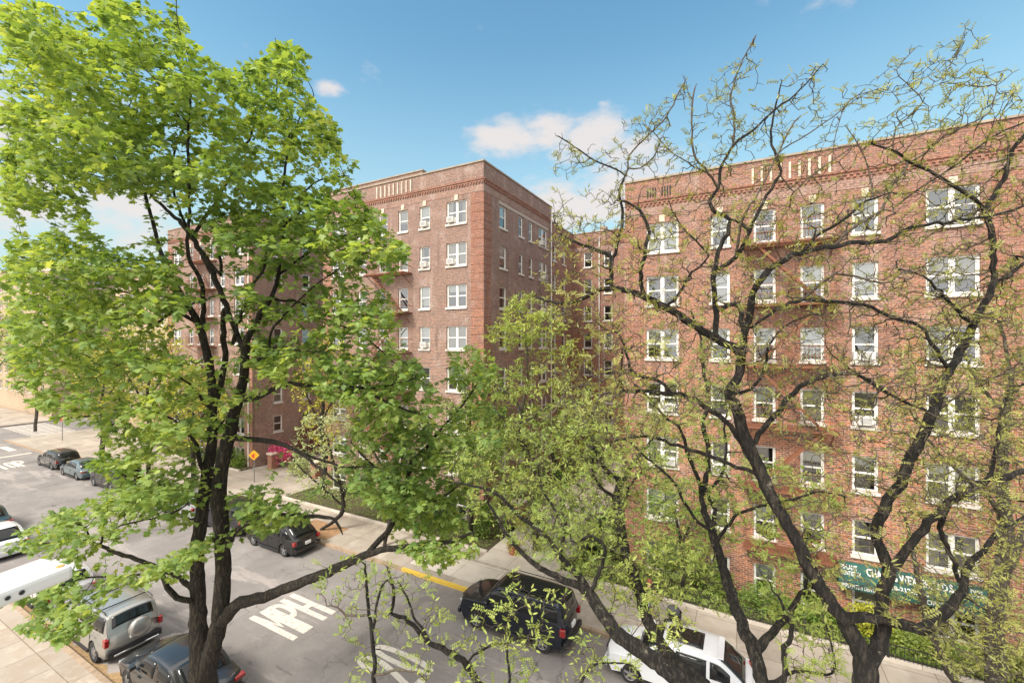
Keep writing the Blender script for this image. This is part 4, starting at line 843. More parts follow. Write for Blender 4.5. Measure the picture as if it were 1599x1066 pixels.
# ------------------------------------------------------------------ person and pushchair
def skin_chain(name, verts, edges, radii, m, parent, sub=2):
    me = bpy.data.meshes.new(name); me.from_pydata(verts, edges, []); me.materials.append(m)
    o = bpy.data.objects.new(name, me); COL.objects.link(o); o.parent = parent
    sk = o.modifiers.new('skin', 'SKIN'); bm = bmesh.new(); bm.from_mesh(me); ly = bm.verts.layers.skin.verify()
    for v, r_ in zip(bm.verts, radii): v[ly].radius = (r_, r_) if not isinstance(r_, tuple) else r_; v[ly].use_root = v.index == 0
    bm.to_mesh(me); bm.free()
    s = o.modifiers.new('sub', 'SUBSURF'); s.levels = sub; s.render_levels = sub; sk.use_smooth_shade = True
    return o
def person(loc, rz, label):
    t = empty('person', loc, rz, label, 'person')
    V = [(0, 0, .95), (0, 0, 1.15), (.01, 0, 1.35), (0, 0, 1.47), (.01, 0, 1.54), (.03, 0, 1.62), (.03, 0, 1.71),   # pelvis..head top
         (0, .17, 1.41), (.12, .22, 1.18), (.36, .17, 1.08), (.43, .15, 1.07), (0, -.17, 1.41), (.12, -.22, 1.18), (.36, -.17, 1.08), (.43, -.15, 1.07),
         (0, .09, .88), (.12, .1, .5), (.02, .1, .1), (.14, .1, .05), (0, -.09, .88), (-.08, -.1, .5), (-.32, -.1, .15), (-.24, -.1, .06)]
    E = [(0, 1), (1, 2), (2, 3), (3, 4), (4, 5), (5, 6), (2, 7), (7, 8), (8, 9), (9, 10), (2, 11), (11, 12), (12, 13), (13, 14), (0, 15), (15, 16), (16, 17), (17, 18), (0, 19), (19, 20), (20, 21), (21, 22)]
    Rr = [.13, .12, .14, .055, .06, .095, .07, .06, .045, .032, .025, .06, .045, .032, .025, .09, .06, .045, .035, .09, .06, .045, .035]
    skin_chain('body', V, E, Rr, M['skin'], t)
    for s in (1, -1):
        for k in range(5):
            y = s*.15+(k-2)*.017; f = [.075, .085, .08, .065, .05][k]
            b = MB(); b.tube([(.44, y, 1.085), (.44+f*.6, y, 1.095), (.44+f*.8, y, 1.06), (.44+f*.6, y, 1.035)], [.009, .008, .007, .006], 6); b.build('finger', M['skin'], t, smooth=True)
    skin_chain('shirt', [(0, 0, .98), (0, 0, 1.16), (.01, 0, 1.36), (0, 0, 1.43), (0, .18, 1.41), (.1, .22, 1.22), (0, -.18, 1.41), (.1, -.22, 1.22)], [(0, 1), (1, 2), (2, 3), (2, 4), (4, 5), (2, 6), (6, 7)], [.145, .135, .15, .07, .075, .062, .075, .062], M['blackcloth'], t)
    skin_chain('shorts', [(0, 0, .97), (0, .095, .86), (.09, .1, .62), (0, -.095, .86), (-.05, -.1, .62)], [(0, 1), (1, 2), (0, 3), (3, 4)], [.14, .105, .085, .105, .085], M['paleshort'], t)
    b = MB(); b.lathe([(.0, .125), (.06, .11), (.095, .06), (.105, .0), (.1, -.05)], 14, (.02, 0, 1.63)); b.build('hair', mat('auburn_hair', (.22, .06, .035), .7), t, smooth=True)
    for y in (.035, -.035): b = MB(); b.lathe([(0, .01), (.01, .004), (.012, -.004), (0, -.01)], 8, (.117, y, 1.635)); b.build('eye', M['plastic'], t)
    b = MB(); b.bar((.115, 0, 1.64), (.145, 0, 1.60), .022, .022); b.build('nose', M['skin'], t, bevel=.006); b = MB(); b.box(.108, .122, -.025, .025, 1.568, 1.578); b.build('mouth', M['signred'], t)
    for y in (.14, -.14): b = MB(); x = .08 if y > 0 else -.28; b.box(x-.1, x+.16, y*.71-.05, y*.71+.05, .0, .08); b.build('shoe', M['white'], t, bevel=.02)
q = Vector((-3.45, 18.2, H)); person(q, R(-8), 'person in a black top and pale shorts pushing a dark pushchair along the pavement')
t = empty('pushchair', (q.x+.98, q.y-.1, H), R(-8), 'dark grey pushchair in front of the walking person', 'pushchair')
b = MB(); b.lathe([(0, .0), (.2, .02), (.27, .15), (.29, .35), (.27, .36), (.2, .15), (0, .1)], 16, (0, 0, .42)); b.build('seat', M['plastic'], t, smooth=True)
b = MB(); b.lathe([(.26, 0), (.24, .1), (.16, .18), (0, .21)], 16, (-.03, 0, .76)); b.build('canopy', mat('grey_cloth', (.06, .06, .065), .9), t, smooth=True)
b = MB(); b.bar((-.48, .15, 1.06), (-.48, -.15, 1.06), .03); b.build('handle', M['plastic'], t)
b = MB()
for y in (.17, -.17): b.bar((-.48, y, 1.06), (.3, y, .16), .025); b.bar((.05, y, .55), (-.3, y, .16), .025)
b.build('frame', M['galv'], t)
for x in (.32, -.32):
    for y in (.19, -.19): b = MB(); b.lathe([(.1, -.02), (.13, -.02), (.13, .02), (.1, .02)], 18, (x, y, .13), 'y'); b.lathe([(0, .005), (.1, .012)], 12, (x, y, .13), 'y'); b.build('wheel', M['tyre'], t, smooth=True)
# ------------------------------------------------------------------ trees
def resample(pts, rad, step, rng, wob):
    P = np.array([tuple(p) for p in pts]); n = len(P); out = [P[0]]; ro = [rad[0]]
    for i in range(n-1):
        p0 = P[max(i-1, 0)]; p1 = P[i]; p2 = P[i+1]; p3 = P[min(i+2, n-1)]; L = np.linalg.norm(p2-p1); k = max(1, int(round(L/step)))
        for j in range(1, k+1):
            t = j/k; q = .5*((2*p1)+(-p0+p2)*t+(2*p0-5*p1+4*p2-p3)*t*t+(-p0+3*p1-3*p2+p3)*t**3)
            r = rad[i]+(rad[i+1]-rad[i])*t; out.append(q+rng.normal(0, 1, 3)*wob*min(r*1.0, step*.25)); ro.append(r)
    return out, ro
class Tree:
    def __init__(s, seed, step=.15): s.P = []; s.par = []; s.r = []; s.rng = np.random.default_rng(seed); s.step = step; s.ws = 1.0
    def line(s, pts, wob=.35, root=False, scale=1.0):
        """pts: (px, py, depth, width in picture pixels); or (Vector, radius)"""
        Q = []; Rd = []
        for p in pts:
            if isinstance(p[0], Vector): Q.append(p[0]); Rd.append(p[1])
            else: Q.append(Wp(p[0], p[1], p[2])); Rd.append(p[3]*p[2]/F/2*s.ws/math.sqrt(1+((p[0]-799.5)/F)**2))
        par = -1
        if s.P and not root:
            A = np.array(s.P); d = np.linalg.norm(A-np.array(tuple(Q[0])), axis=1); par = int(d.argmin())
            Q = [Vector(s.P[par])]+(Q if d[par] > s.step*.8 else Q[1:]); Rd = [min(Rd[0], s.r[par])]+(Rd if d[par] > s.step*.8 else Rd[1:])
        o, ro = resample(Q, Rd, s.step, s.rng, wob)
        if par >= 0: o, ro = o[1:], ro[1:]
        for q, r in zip(o, ro): s.P.append(np.array(q)); s.par.append(par); s.r.append(r); par = len(s.P)-1
    def grow(s, A, di=3.0, dk=.3, iters=60, jit=.25, up=.05, step=None, maxch=3, tip=.004, pw=2.4):
        step = step or s.step; rng = s.rng; P = np.array(s.P); par = list(s.par); n0 = len(P); A = np.array(A); s.n0 = n0
        cap = 60000; PP = np.zeros((cap, 3)); PP[:n0] = P; n = n0; ch = np.zeros(cap, int)
        for p in par:
            if p >= 0: ch[p] += 1
        ndi = np.full(len(A), 1e9); nid = np.zeros(len(A), int)
        def upd(a, b):
            nonlocal ndi, nid
            for k in range(a, b, 400):
                e = min(b, k+400); d = ((A[:, None, :]-PP[None, k:e, :])**2).sum(2); j = d.argmin(1); dm = np.sqrt(d[np.arange(len(A)), j]); m = dm < ndi; ndi[m] = dm[m]; nid[m] = j[m]+k
        upd(0, n); dirp = {}
        for it in range(iters):
            keep = ndi > dk; A = A[keep]; ndi = ndi[keep]; nid = nid[keep]
            if len(A) == 0: break
            act = ndi < di
            if not act.any(): break
            ii = nid[act]; dv = (A[act]-PP[ii])/ndi[act][:, None]; acc = np.zeros((n, 3)); np.add.at(acc, ii, dv); u = np.unique(ii); u = u[ch[u] < maxch]
            if len(u) == 0: break
            d = acc[u]; d /= np.maximum(np.linalg.norm(d, axis=1), 1e-6)[:, None]; d += rng.normal(0, jit, d.shape); d[:, 2] += up; d /= np.linalg.norm(d, axis=1)[:, None]
            k = len(u)
            if n+k > cap: break
            PP[n:n+k] = PP[u]+d*step; par += [int(x) for x in u]; ch[u] += 1; upd(n, n+k); n += k
        s.P = PP[:n].copy(); s.par = np.array(par); s.ch = ch[:n]
        r0 = np.zeros(n); r0[:n0] = s.r; acc = np.zeros(n); rr = np.zeros(n)
        for i in range(n-1, -1, -1):
            v = max(acc[i], tip**pw)**(1/pw); rr[i] = v
            if s.par[i] >= 0: acc[s.par[i]] += v**pw
        for i in range(n):
            if i < n0: rr[i] = r0[i]
            elif s.par[i] >= 0: rr[i] = min(rr[i], rr[s.par[i]]*.85)
        s.rr = np.maximum(rr, tip*.8)
    def spurs(s, rmax, prob, ln, n_=1, rad=.004, kink=.5):
        """short crooked side twigs along every thin branch"""
        rng = s.rng; idx = np.where((s.rr < rmax) & (s.par >= 0))[0]; idx = np.repeat(idx[rng.random(len(idx)) < prob], n_); m = len(idx)
        d = s.P[idx]-s.P[s.par[idx]]; d /= np.maximum(np.linalg.norm(d, axis=1), 1e-9)[:, None]; q = rng.normal(0, 1, (m, 3)); q -= d*(q*d).sum(1)[:, None]; q /= np.linalg.norm(q, axis=1)[:, None]
        v = q+d*.5; v[:, 2] += .25; v /= np.linalg.norm(v, axis=1)[:, None]; base = idx; P0 = s.P[idx]; L = ln*(.4+1.0*rng.random(m))
        for k in range(2):
            P1 = P0+v*(L/2)[:, None]; n = len(s.P); s.P = np.vstack([s.P, P1]); s.par = np.concatenate([s.par, base]); s.rr = np.concatenate([s.rr, np.full(m, rad*(1 if k == 0 else .8))]); s.ch[base] += 1; s.ch = np.concatenate([s.ch, np.zeros(m, int)])
            base = np.arange(n, n+m); P0 = P1; v = v+rng.normal(0, kink, (m, 3)); v /= np.linalg.norm(v, axis=1)[:, None]
    def mesh(s, mats, root, rmin_split=.03, knob=.12, tw=None):
        n = len(s.P); kids = [[] for _ in range(n)]; 
        for i in range(n):
            if s.par[i] >= 0: kids[s.par[i]].append(i)
        groups = {'trunk': ([], [], 0), 'branches': ([], [], 0)}; Vs = {'trunk': [], 'branches': []}; Fs = {'trunk': [], 'branches': []}
        st = [i for i in range(n) if s.par[i] < 0]; rng = s.rng
        while st:
            i = st.pop(); chain = [i]; p = s.par[i]
            cur = i
            while kids[cur]:
                ks = sorted(kids[cur], key=lambda k: -s.rr[k]); st += ks[1:]; cur = ks[0]; chain.append(cur)
            pts = [s.P[k] for k in chain]; rs = [s.rr[k] for k in chain]
            if p >= 0: pts = [s.P[p]]+pts; rs = [min(rs[0]*1.15, s.rr[p])]+rs
            if len(pts) < 2: continue
            rs[-1] *= .5; nm = 'trunk' if rs[0] > rmin_split else 'branches'; V = Vs[nm]; Fc = Fs[nm]
            sides = 14 if rs[0] > .1 else 9 if rs[0] > .045 else 6 if rs[0] > .018 else 4 if rs[0] > .007 else 3
            pts = np.array(pts); T = np.gradient(pts, axis=0); T /= np.maximum(np.linalg.norm(T, axis=1), 1e-9)[:, None]
            a = np.array([0, 0, 1.0]) if abs(T[0][2]) < .9 else np.array([1.0, 0, 0]); upv = np.cross(T[0], a); upv /= np.linalg.norm(upv)
            ang = np.arange(sides)*2*np.pi/sides; ca, sa = np.cos(ang), np.sin(ang); i0 = len(V); lump = rng.normal(0, knob, sides) if sides > 6 else np.zeros(sides)
            for q in range(len(pts)):
                upv = upv-T[q]*upv.dot(T[q]); upv /= max(np.linalg.norm(upv), 1e-9); w_ = np.cross(T[q], upv)
                rad = rs[q]*(1+lump+(rng.normal(0, knob*.5, sides) if sides > 6 else 0)) if sides > 6 else np.full(sides, rs[q])
                ringp = pts[q]+(ca*rad)[:, None]*upv+(sa*rad)[:, None]*w_; V.extend(map(tuple, ringp))
            for q in range(len(pts)-1):
                b0 = i0+q*sides
                for j in range(sides): j2 = (j+1) % sides; Fc.append((b0+j, b0+j2, b0+sides+j2, b0+sides+j))
        for nm in Vs:
            if not Vs[nm]: continue
            me = bpy.data.meshes.new(nm); L = Vector(root.location); me.from_pydata((np.array(Vs[nm])-np.array(L)).tolist(), [], Fs[nm]); me.materials.append(tw if tw and nm == 'branches' else mats); me.polygons.foreach_set('use_smooth', [True]*len(me.polygons)); me.update()
            o = bpy.data.objects.new(nm, me); COL.objects.link(o); o.parent = root
_mh = [(-.14, .24), (.02, .52), (.18, .34), (.50, .66), (.54, .29), (.74, .28)]
MAPLE = (np.array([(.3, 0), (0, 0)]+_mh+[(1, 0)]+[(u_, -v_) for u_, v_ in _mh[::-1]]), [(0, i, i+1) for i in range(1, 14)]+[(0, 14, 1)])
OVAL = (np.array([(0, 0), (.3, .24), (.7, .2), (1, 0), (.7, -.2), (.3, -.24)]), [(0, 1, 2, 3), (0, 3, 4, 5)])
def compound(npair=5, lw=.30, ll=.34):
    V = [(0, .012), (1, .004), (1, -.004), (0, -.012)]; Fc = [(0, 1, 2, 3)]
    for k in range(npair):
        u = .15+.8*k/(npair-1)
        for s in (1, -1):
            i = len(V); a = .55
            for (p, q) in ((0, 0), (.5, .32), (1, 0), (.5, -.32)): V.append((u+p*ll*math.cos(a*1.6)*.5+q*.18, s*(p*lw+0*q)+0.0)); 
            V[i+1] = (u+.02, s*lw*.55); V[i+3] = (u+.17, s*lw*.4)
            Fc.append((i, i+1, i+2, i+3) if s < 0 else (i+3, i+2, i+1, i))
    return np.array(V), Fc
COMP = compound()
SHOOT = (np.array([(0, 0), (.35, .13), (1, 0), (.35, -.13)]), [(0, 1, 2, 3)])
SHOOT2 = (np.array([(0, 0), (.3, .16), (.7, .12), (1, 0), (.7, -.12), (.3, -.16)]), [(0, 1, 2, 3), (0, 3, 4, 5)])
def leaves(name, mat_, root, pos, ax, nrm, size, tmpl, rng, droop=.35, fold=.3):
    T, Fc = tmpl; N_ = len(pos)
    if N_ == 0: return
    ax = ax/np.maximum(np.linalg.norm(ax, axis=1), 1e-9)[:, None]; side = np.cross(nrm, ax); side /= np.maximum(np.linalg.norm(side, axis=1), 1e-9)[:, None]; nn = np.cross(ax, side)
    u = T[:, 0][None, :, None]; v = T[:, 1][None, :, None]; sz = size[:, None, None]
    dr = (droop*(rng.random(N_)*1.2))[:, None, None]; fo = (fold*(rng.random(N_)*1.4-.2))[:, None, None]
    V = pos[:, None, :]+sz*(u*ax[:, None, :]+v*side[:, None, :]-(dr*u*u+fo*np.abs(v))*nn[:, None, :])
    V = V.reshape(-1, 3)-np.array(root.location); m = len(T)
    me = bpy.data.meshes.new(name); nf = len(Fc); sizes = np.array([len(f) for f in Fc]); flat = np.concatenate([np.array(f) for f in Fc])
    me.vertices.add(len(V)); me.vertices.foreach_set('co', V.astype(np.float32).ravel())
    tl = len(flat)*N_; me.loops.add(tl); me.loops.foreach_set('vertex_index', (flat[None, :]+np.arange(N_)[:, None]*m).ravel().astype(np.int32))
    me.polygons.add(nf*N_); st = np.concatenate([[0], np.cumsum(sizes)[:-1]]); me.polygons.foreach_set('loop_start', (st[None, :]+np.arange(N_)[:, None]*len(flat)).ravel().astype(np.int32))
    me.update(calc_edges=True); me.materials.append(mat_); me.polygons.foreach_set('use_smooth', [True]*len(me.polygons))
    o = bpy.data.objects.new(name, me); COL.objects.link(o); o.parent = root; return o
def inpoly(px, py, poly):
    c = np.zeros(len(px), bool); n = len(poly)
    for i in range(n):
        x1, y1 = poly[i]; x2, y2 = poly[(i+1) % n]; 
        if y1 == y2: continue
        c ^= ((y1 > py) != (y2 > py)) & (px < (x2-x1)*(py-y1)/(y2-y1)+x1)
    return c
def cloud(rng, n, poly, d0, d1, clump=0, holes=0):
    """n points spread through the volume whose outline is poly, between two distances"""
    xs = [p[0] for p in poly]; ys = [p[1] for p in poly]; out = []
    if clump: cx = rng.uniform(min(xs), max(xs), clump); cy = rng.uniform(min(ys), max(ys), clump); cd = rng.uniform(d0, d1, clump); kk = inpoly(cx, cy, poly); cx, cy, cd = cx[kk], cy[kk], cd[kk]
    while len(out) < n:
        m = n*2; x = rng.uniform(min(xs), max(xs), m); y = rng.uniform(min(ys), max(ys), m); d = rng.uniform(d0, d1, m); k = inpoly(x, y, poly); x, y, d = x[k], y[k], d[k]
        if clump and len(cx):
            j = rng.integers(0, len(cx), len(x)); f = rng.random(len(x)) < .86; x = np.where(f, cx[j]+rng.normal(0, 30, len(x)), x); y = np.where(f, cy[j]+rng.normal(0, 9.5, len(x)), y); d = np.where(f, cd[j]+rng.normal(0, .45, len(x)), d)
            k = inpoly(x, y, poly); x, y, d = x[k], y[k], d[k]
        out += [tuple(Wp(a, b_, c)) for a, b_, c in zip(x, y, d)]
    return out[:n]
def twig_nodes(T, thr): 
    idx = np.where((T.rr < thr) & (np.arange(len(T.P)) >= min(T.n0, len(T.P)-1) * 0))[0]; idx = idx[T.par[idx] >= 0]; return idx
def foliage(T, root, mat_, tmpl, thr, per, size, seed, spread=.08, name='crown', up=(0.2, 1.0), out=.9, tipbonus=2, zdir=-.1, droop=.35, fold=.3, prob=1.0, vert=0.0, nz=.38):
    rng = np.random.default_rng(seed); idx = twig_nodes(T, thr); idx = idx[rng.random(len(idx)) < prob]
    cnt = np.full(len(idx), per) + np.where(T.ch[idx] == 0, tipbonus, 0); rep = np.repeat(idx, cnt); n = len(rep)
    d = T.P[rep]-T.P[T.par[rep]]; d /= np.maximum(np.linalg.norm(d, axis=1), 1e-9)[:, None]
    rv = rng.normal(0, 1, (n, 3)); rv /= np.linalg.norm(rv, axis=1)[:, None]
    ax = d*.6+rv*out; ax[:, 2] = ax[:, 2]*.55+zdir+vert*rng.random(n); ax /= np.linalg.norm(ax, axis=1)[:, None]
    pos = T.P[rep]-d*(rng.random(n)*T.step)[:, None]+ax*(rng.random(n)*spread)[:, None]
    nr = rng.normal(0, nz, (n, 3)); nr[:, 2] += 1
    sz = size*(.55+.75*rng.random(n)); return leaves(name, mat_, root, pos, ax, nr, sz, tmpl, rng, droop, fold)
def treeroot(name, loc, label, cat='tree', group=None): return empty(name, loc, 0, label, cat, group)
# ---- the big maple at the near kerb
T = Tree(1, .16); T.ws = .83; bx_ = Wp(331, 1245, 10.9)
mt = treeroot('maple_tree', (bx_.x, bx_.y, H), 'tall green maple with twin dark trunks filling the left of the view')
T.line([(Vector((bx_.x, bx_.y, 0)), .46), (326, 1180, 10.9, 56), (319, 1066, 10.9, 50), (317, 1035, 10.9, 46), (311, 985, 10.9, 34), (309, 900, 10.9, 26), (309, 850, 10.9, 25), (316, 800, 10.95, 24), (324, 740, 11, 22), (330, 700, 11, 19), (332, 650, 11, 17), (332, 600, 11, 16), (325, 558, 11, 15), (311, 505, 11, 14), (290, 470, 11, 11), (275, 444, 11, 10), (262, 415, 11.1, 9), (250, 388, 11.2, 8), (238, 345, 11.3, 7), (225, 300, 11.4, 6), (205, 255, 11.5, 4)], .2)
T.line([(320, 1060, 10.85, 40), (330, 1015, 10.8, 36), (340, 980, 10.75, 34), (345, 945, 10.7, 33), (348, 900, 10.7, 31), (347, 850, 10.7, 30), (344, 800, 10.7, 31), (341, 775, 10.7, 32), (345, 740, 10.7, 28), (352, 700, 10.7, 27), (360, 670, 10.7, 25), (367, 640, 10.7, 22), (375, 615, 10.7, 20), (380, 585, 10.7, 18), (383, 550, 10.7, 17), (385, 530, 10.7, 15), (398, 507, 10.6, 11), (410, 484, 10.5, 11), (424, 463, 10.5, 9), (434, 430, 10.5, 8), (441, 370, 10.5, 7), (441, 313, 10.5, 6), (444, 270, 10.6, 5), (450, 228, 10.6, 4), (452, 180, 10.6, 3)], .2)
ML = [
 [(384, 545, 10.7, 12), (369, 517, 10.9, 11), (360, 500, 11, 10), (352, 475, 11.2, 12), (334, 434, 11.4, 13), (313, 391, 11.6, 12), (288, 353, 11.8, 10), (265, 332, 12, 8), (225, 294, 12.2, 6), (190, 262, 12.3, 5), (153, 210, 12.4, 5), (125, 184, 12.5, 4), (94, 150, 12.5, 4), (78, 110, 12.6, 3), (72, 62, 12.6, 2.5), (56, 31, 12.6, 2)],
 [(332, 640, 11, 13), (345, 600, 11.2, 12), (352, 560, 11.3, 12), (348, 510, 11.3, 11), (350, 480, 11.2, 9)],
 [(305, 372, 11.7, 9), (318, 343, 11.7, 8), (335, 318, 11.8, 7), (350, 290, 11.8, 7), (363, 269, 11.9, 6), (375, 231, 12, 6), (388, 219, 12, 5), (413, 156, 12, 4), (431, 144, 12, 3), (431, 78, 12, 2.5), (430, 60, 12, 2)],
 [(318, 520, 11, 11), (317, 452, 10.6, 10), (301, 413, 10.4, 9), (292, 386, 10.3, 8), (295, 340, 10.2, 7), (295, 281, 10.1, 7), (294, 203, 10, 6), (299, 134, 9.9, 4), (294, 88, 9.9, 3), (278, 40, 9.9, 2), (275, -10, 9.9, 2)],
 [(313, 395, 11.6, 8), (345, 430, 11.3, 7), (345, 400, 11.2, 7), (348, 370, 11.1, 6)],
 [(363, 535, 10.9, 7), (389, 457, 10.2, 7), (412, 419, 10, 6), (420, 380, 9.9, 5), (470, 330, 9.7, 4)],
 [(384, 575, 10.7, 11), (402, 562, 10.4, 8), (420, 550, 10.3, 7), (437, 540, 10.2, 6), (450, 545, 10, 4), (495, 550, 9.6, 3)],
 [(420, 550, 10.3, 6), (422, 520, 10.2, 5), (435, 502, 10.1, 5), (453, 482, 10, 4), (500, 440, 9.8, 3), (560, 400, 9.6, 2.5)],
 [(424, 463, 10.5, 7), (437, 469, 10.6, 6), (468, 472, 10.8, 5), (500, 495, 11, 5), (560, 520, 11.3, 4), (610, 560, 11.5, 3)],
 [(434, 430, 10.5, 6), (475, 400, 11, 5), (530, 370, 11.6, 4), (590, 365, 12, 3)],
 [(375, 625, 10.7, 15), (395, 622, 10.6, 13), (425, 609, 10.4, 12), (445, 600, 10.3, 10), (490, 602, 10.1, 8), (530, 605, 9.9, 7), (595, 604, 9.6, 5), (650, 590, 9.4, 3)],
 [(530, 605, 9.9, 6), (567, 612, 9.9, 5), (600, 625, 9.9, 4), (625, 637, 10, 4), (670, 650, 10, 3)],
 [(358, 682, 10.7, 16), (380, 684, 10.6, 12), (425, 690, 10.4, 11), (445, 694, 10.3, 10), (462, 702, 10.2, 8), (485, 720, 10.1, 7), (508, 737, 10, 5), (545, 770, 9.9, 3)],
 [(462, 700, 10.2, 7), (490, 715, 10.3, 5), (520, 723, 10.4, 5), (540, 729, 10.4, 4), (575, 728, 10.5, 3)],
 [(352, 875, 10.7, 18), (362, 838, 10.5, 14), (380, 820, 10.4, 11), (415, 805, 10.2, 9), (455, 804, 10.1, 9), (495, 806, 10, 8), (522, 812, 10, 6), (535, 835, 10, 4)],
 [(350, 965, 10.7, 34), (368, 945, 10.65, 27), (385, 938, 10.6, 23), (430, 925, 10.5, 21), (480, 905, 10.4, 19), (530, 885, 10.3, 17), (565, 868, 10.3, 14), (595, 859, 10.3, 12), (635, 853, 10.3, 10), (700, 846, 10.3, 7), (740, 830, 10.3, 5)],
 [(575, 862, 10.3, 12), (592, 842, 10.6, 12), (606, 828, 10.8, 11), (616, 805, 11, 9), (632, 765, 11.2, 8), (642, 724, 11.4, 8), (667, 697, 11.6, 7), (690, 668, 11.8, 5), (716, 640, 12, 4), (745, 600, 12.1, 3)],
 [(632, 765, 11.2, 6), (600, 740, 11, 5), (575, 720, 10.8, 4), (548, 690, 10.7, 3)],
 [(616, 805, 11, 6), (660, 790, 11, 5), (700, 770, 11, 4), (730, 745, 11, 3)],
 [(312, 945, 10.85, 18), (297, 936, 10.7, 13), (275, 934, 10.6, 13), (262, 915, 10.5, 12), (252, 895, 10.4, 9), (245, 894, 10.4, 8), (200, 899, 10.1, 5), (135, 901, 9.8, 4), (90, 915, 9.6, 3)],
 [(309, 925, 10.9, 15), (297, 915, 10.95, 12), (270, 897, 11, 11), (245, 885, 11, 10), (212, 872, 11.1, 10), (175, 860, 11.2, 9), (140, 844, 11.3, 7), (115, 841, 11.4, 6), (60, 850, 11.5, 3)],
 [(158, 845, 11.2, 6), (167, 830, 11.2, 6), (200, 817, 11.2, 5), (265, 803, 11.2, 4), (300, 780, 11.2, 3)], [(140, 843, 11.3, 5), (133, 825, 11.3, 4), (110, 810, 11.3, 3)],
 [(349, 842, 10.7, 14), (336, 840, 10.8, 12), (322, 848, 10.9, 12), (312, 848, 10.9, 12)],
 [(318, 745, 11, 13), (311, 718, 10.8, 10), (308, 695, 10.7, 9), (296, 678, 10.6, 8), (270, 655, 10.4, 5), (230, 640, 10.1, 4), (180, 640, 9.8, 3)],
 [(332, 690, 11, 8), (341, 670, 11.1, 8), (350, 655, 11.2, 6)], [(327, 640, 11, 8), (319, 630, 10.8, 7), (312, 618, 10.7, 6), (297, 600, 10.5, 5), (255, 572, 10.2, 5), (222, 556, 10, 4), (205, 559, 9.8, 3), (150, 590, 9.5, 2)],
 [(305, 505, 11, 8), (275, 487, 10.8, 6), (240, 505, 10.5, 4), (200, 500, 10.3, 3), (160, 497, 10.1, 3)], [(346, 459, 11.2, 5), (301, 474, 10.7, 5), (268, 487, 10.4, 4)],
 [(283, 458, 11, 8), (259, 432, 10.9, 6), (225, 410, 10.7, 5), (197, 404, 10.6, 4), (161, 402, 10.5, 4), (112, 408, 10.4, 4), (84, 411, 10.3, 3), (30, 400, 10.2, 2)],
 [(265, 436, 10.9, 6), (244, 429, 10.9, 5), (216, 419, 11, 5), (193, 416, 11, 4), (169, 421, 11, 3), (131, 430, 11, 3), (70, 455, 11, 2)],
 [(311, 500, 11, 5), (240, 470, 11.5, 5), (204, 457, 11.6, 5), (184, 455, 11.6, 4), (169, 460, 11.6, 4), (120, 462, 11.6, 3), (60, 480, 11.6, 2)],
 [(290, 360, 11.8, 7), (272, 300, 11.3, 6), (274, 228, 11, 5), (285, 203, 11, 4), (275, 175, 11, 3), (240, 120, 11, 2)],
 [(225, 294, 12.2, 5), (190, 285, 11.8, 4), (130, 270, 11.3, 3), (60, 260, 10.8, 3), (0, 250, 10.4, 2)], [(190, 262, 12.3, 4), (172, 200, 12.1, 4), (200, 169, 12, 3), (215, 120, 12, 2), (200, 91, 12, 2), (175, 47, 12, 2)],
 [(441, 313, 10.5, 5), (455, 316, 10.5, 4), (475, 300, 10.4, 4), (500, 281, 10.3, 3), (545, 275, 10.2, 2)], [(450, 228, 10.6, 3), (470, 180, 10.6, 3), (490, 150, 10.5, 2)],
]
for l in ML: T.line(l, .3)
rg = np.random.default_rng(11); A = []
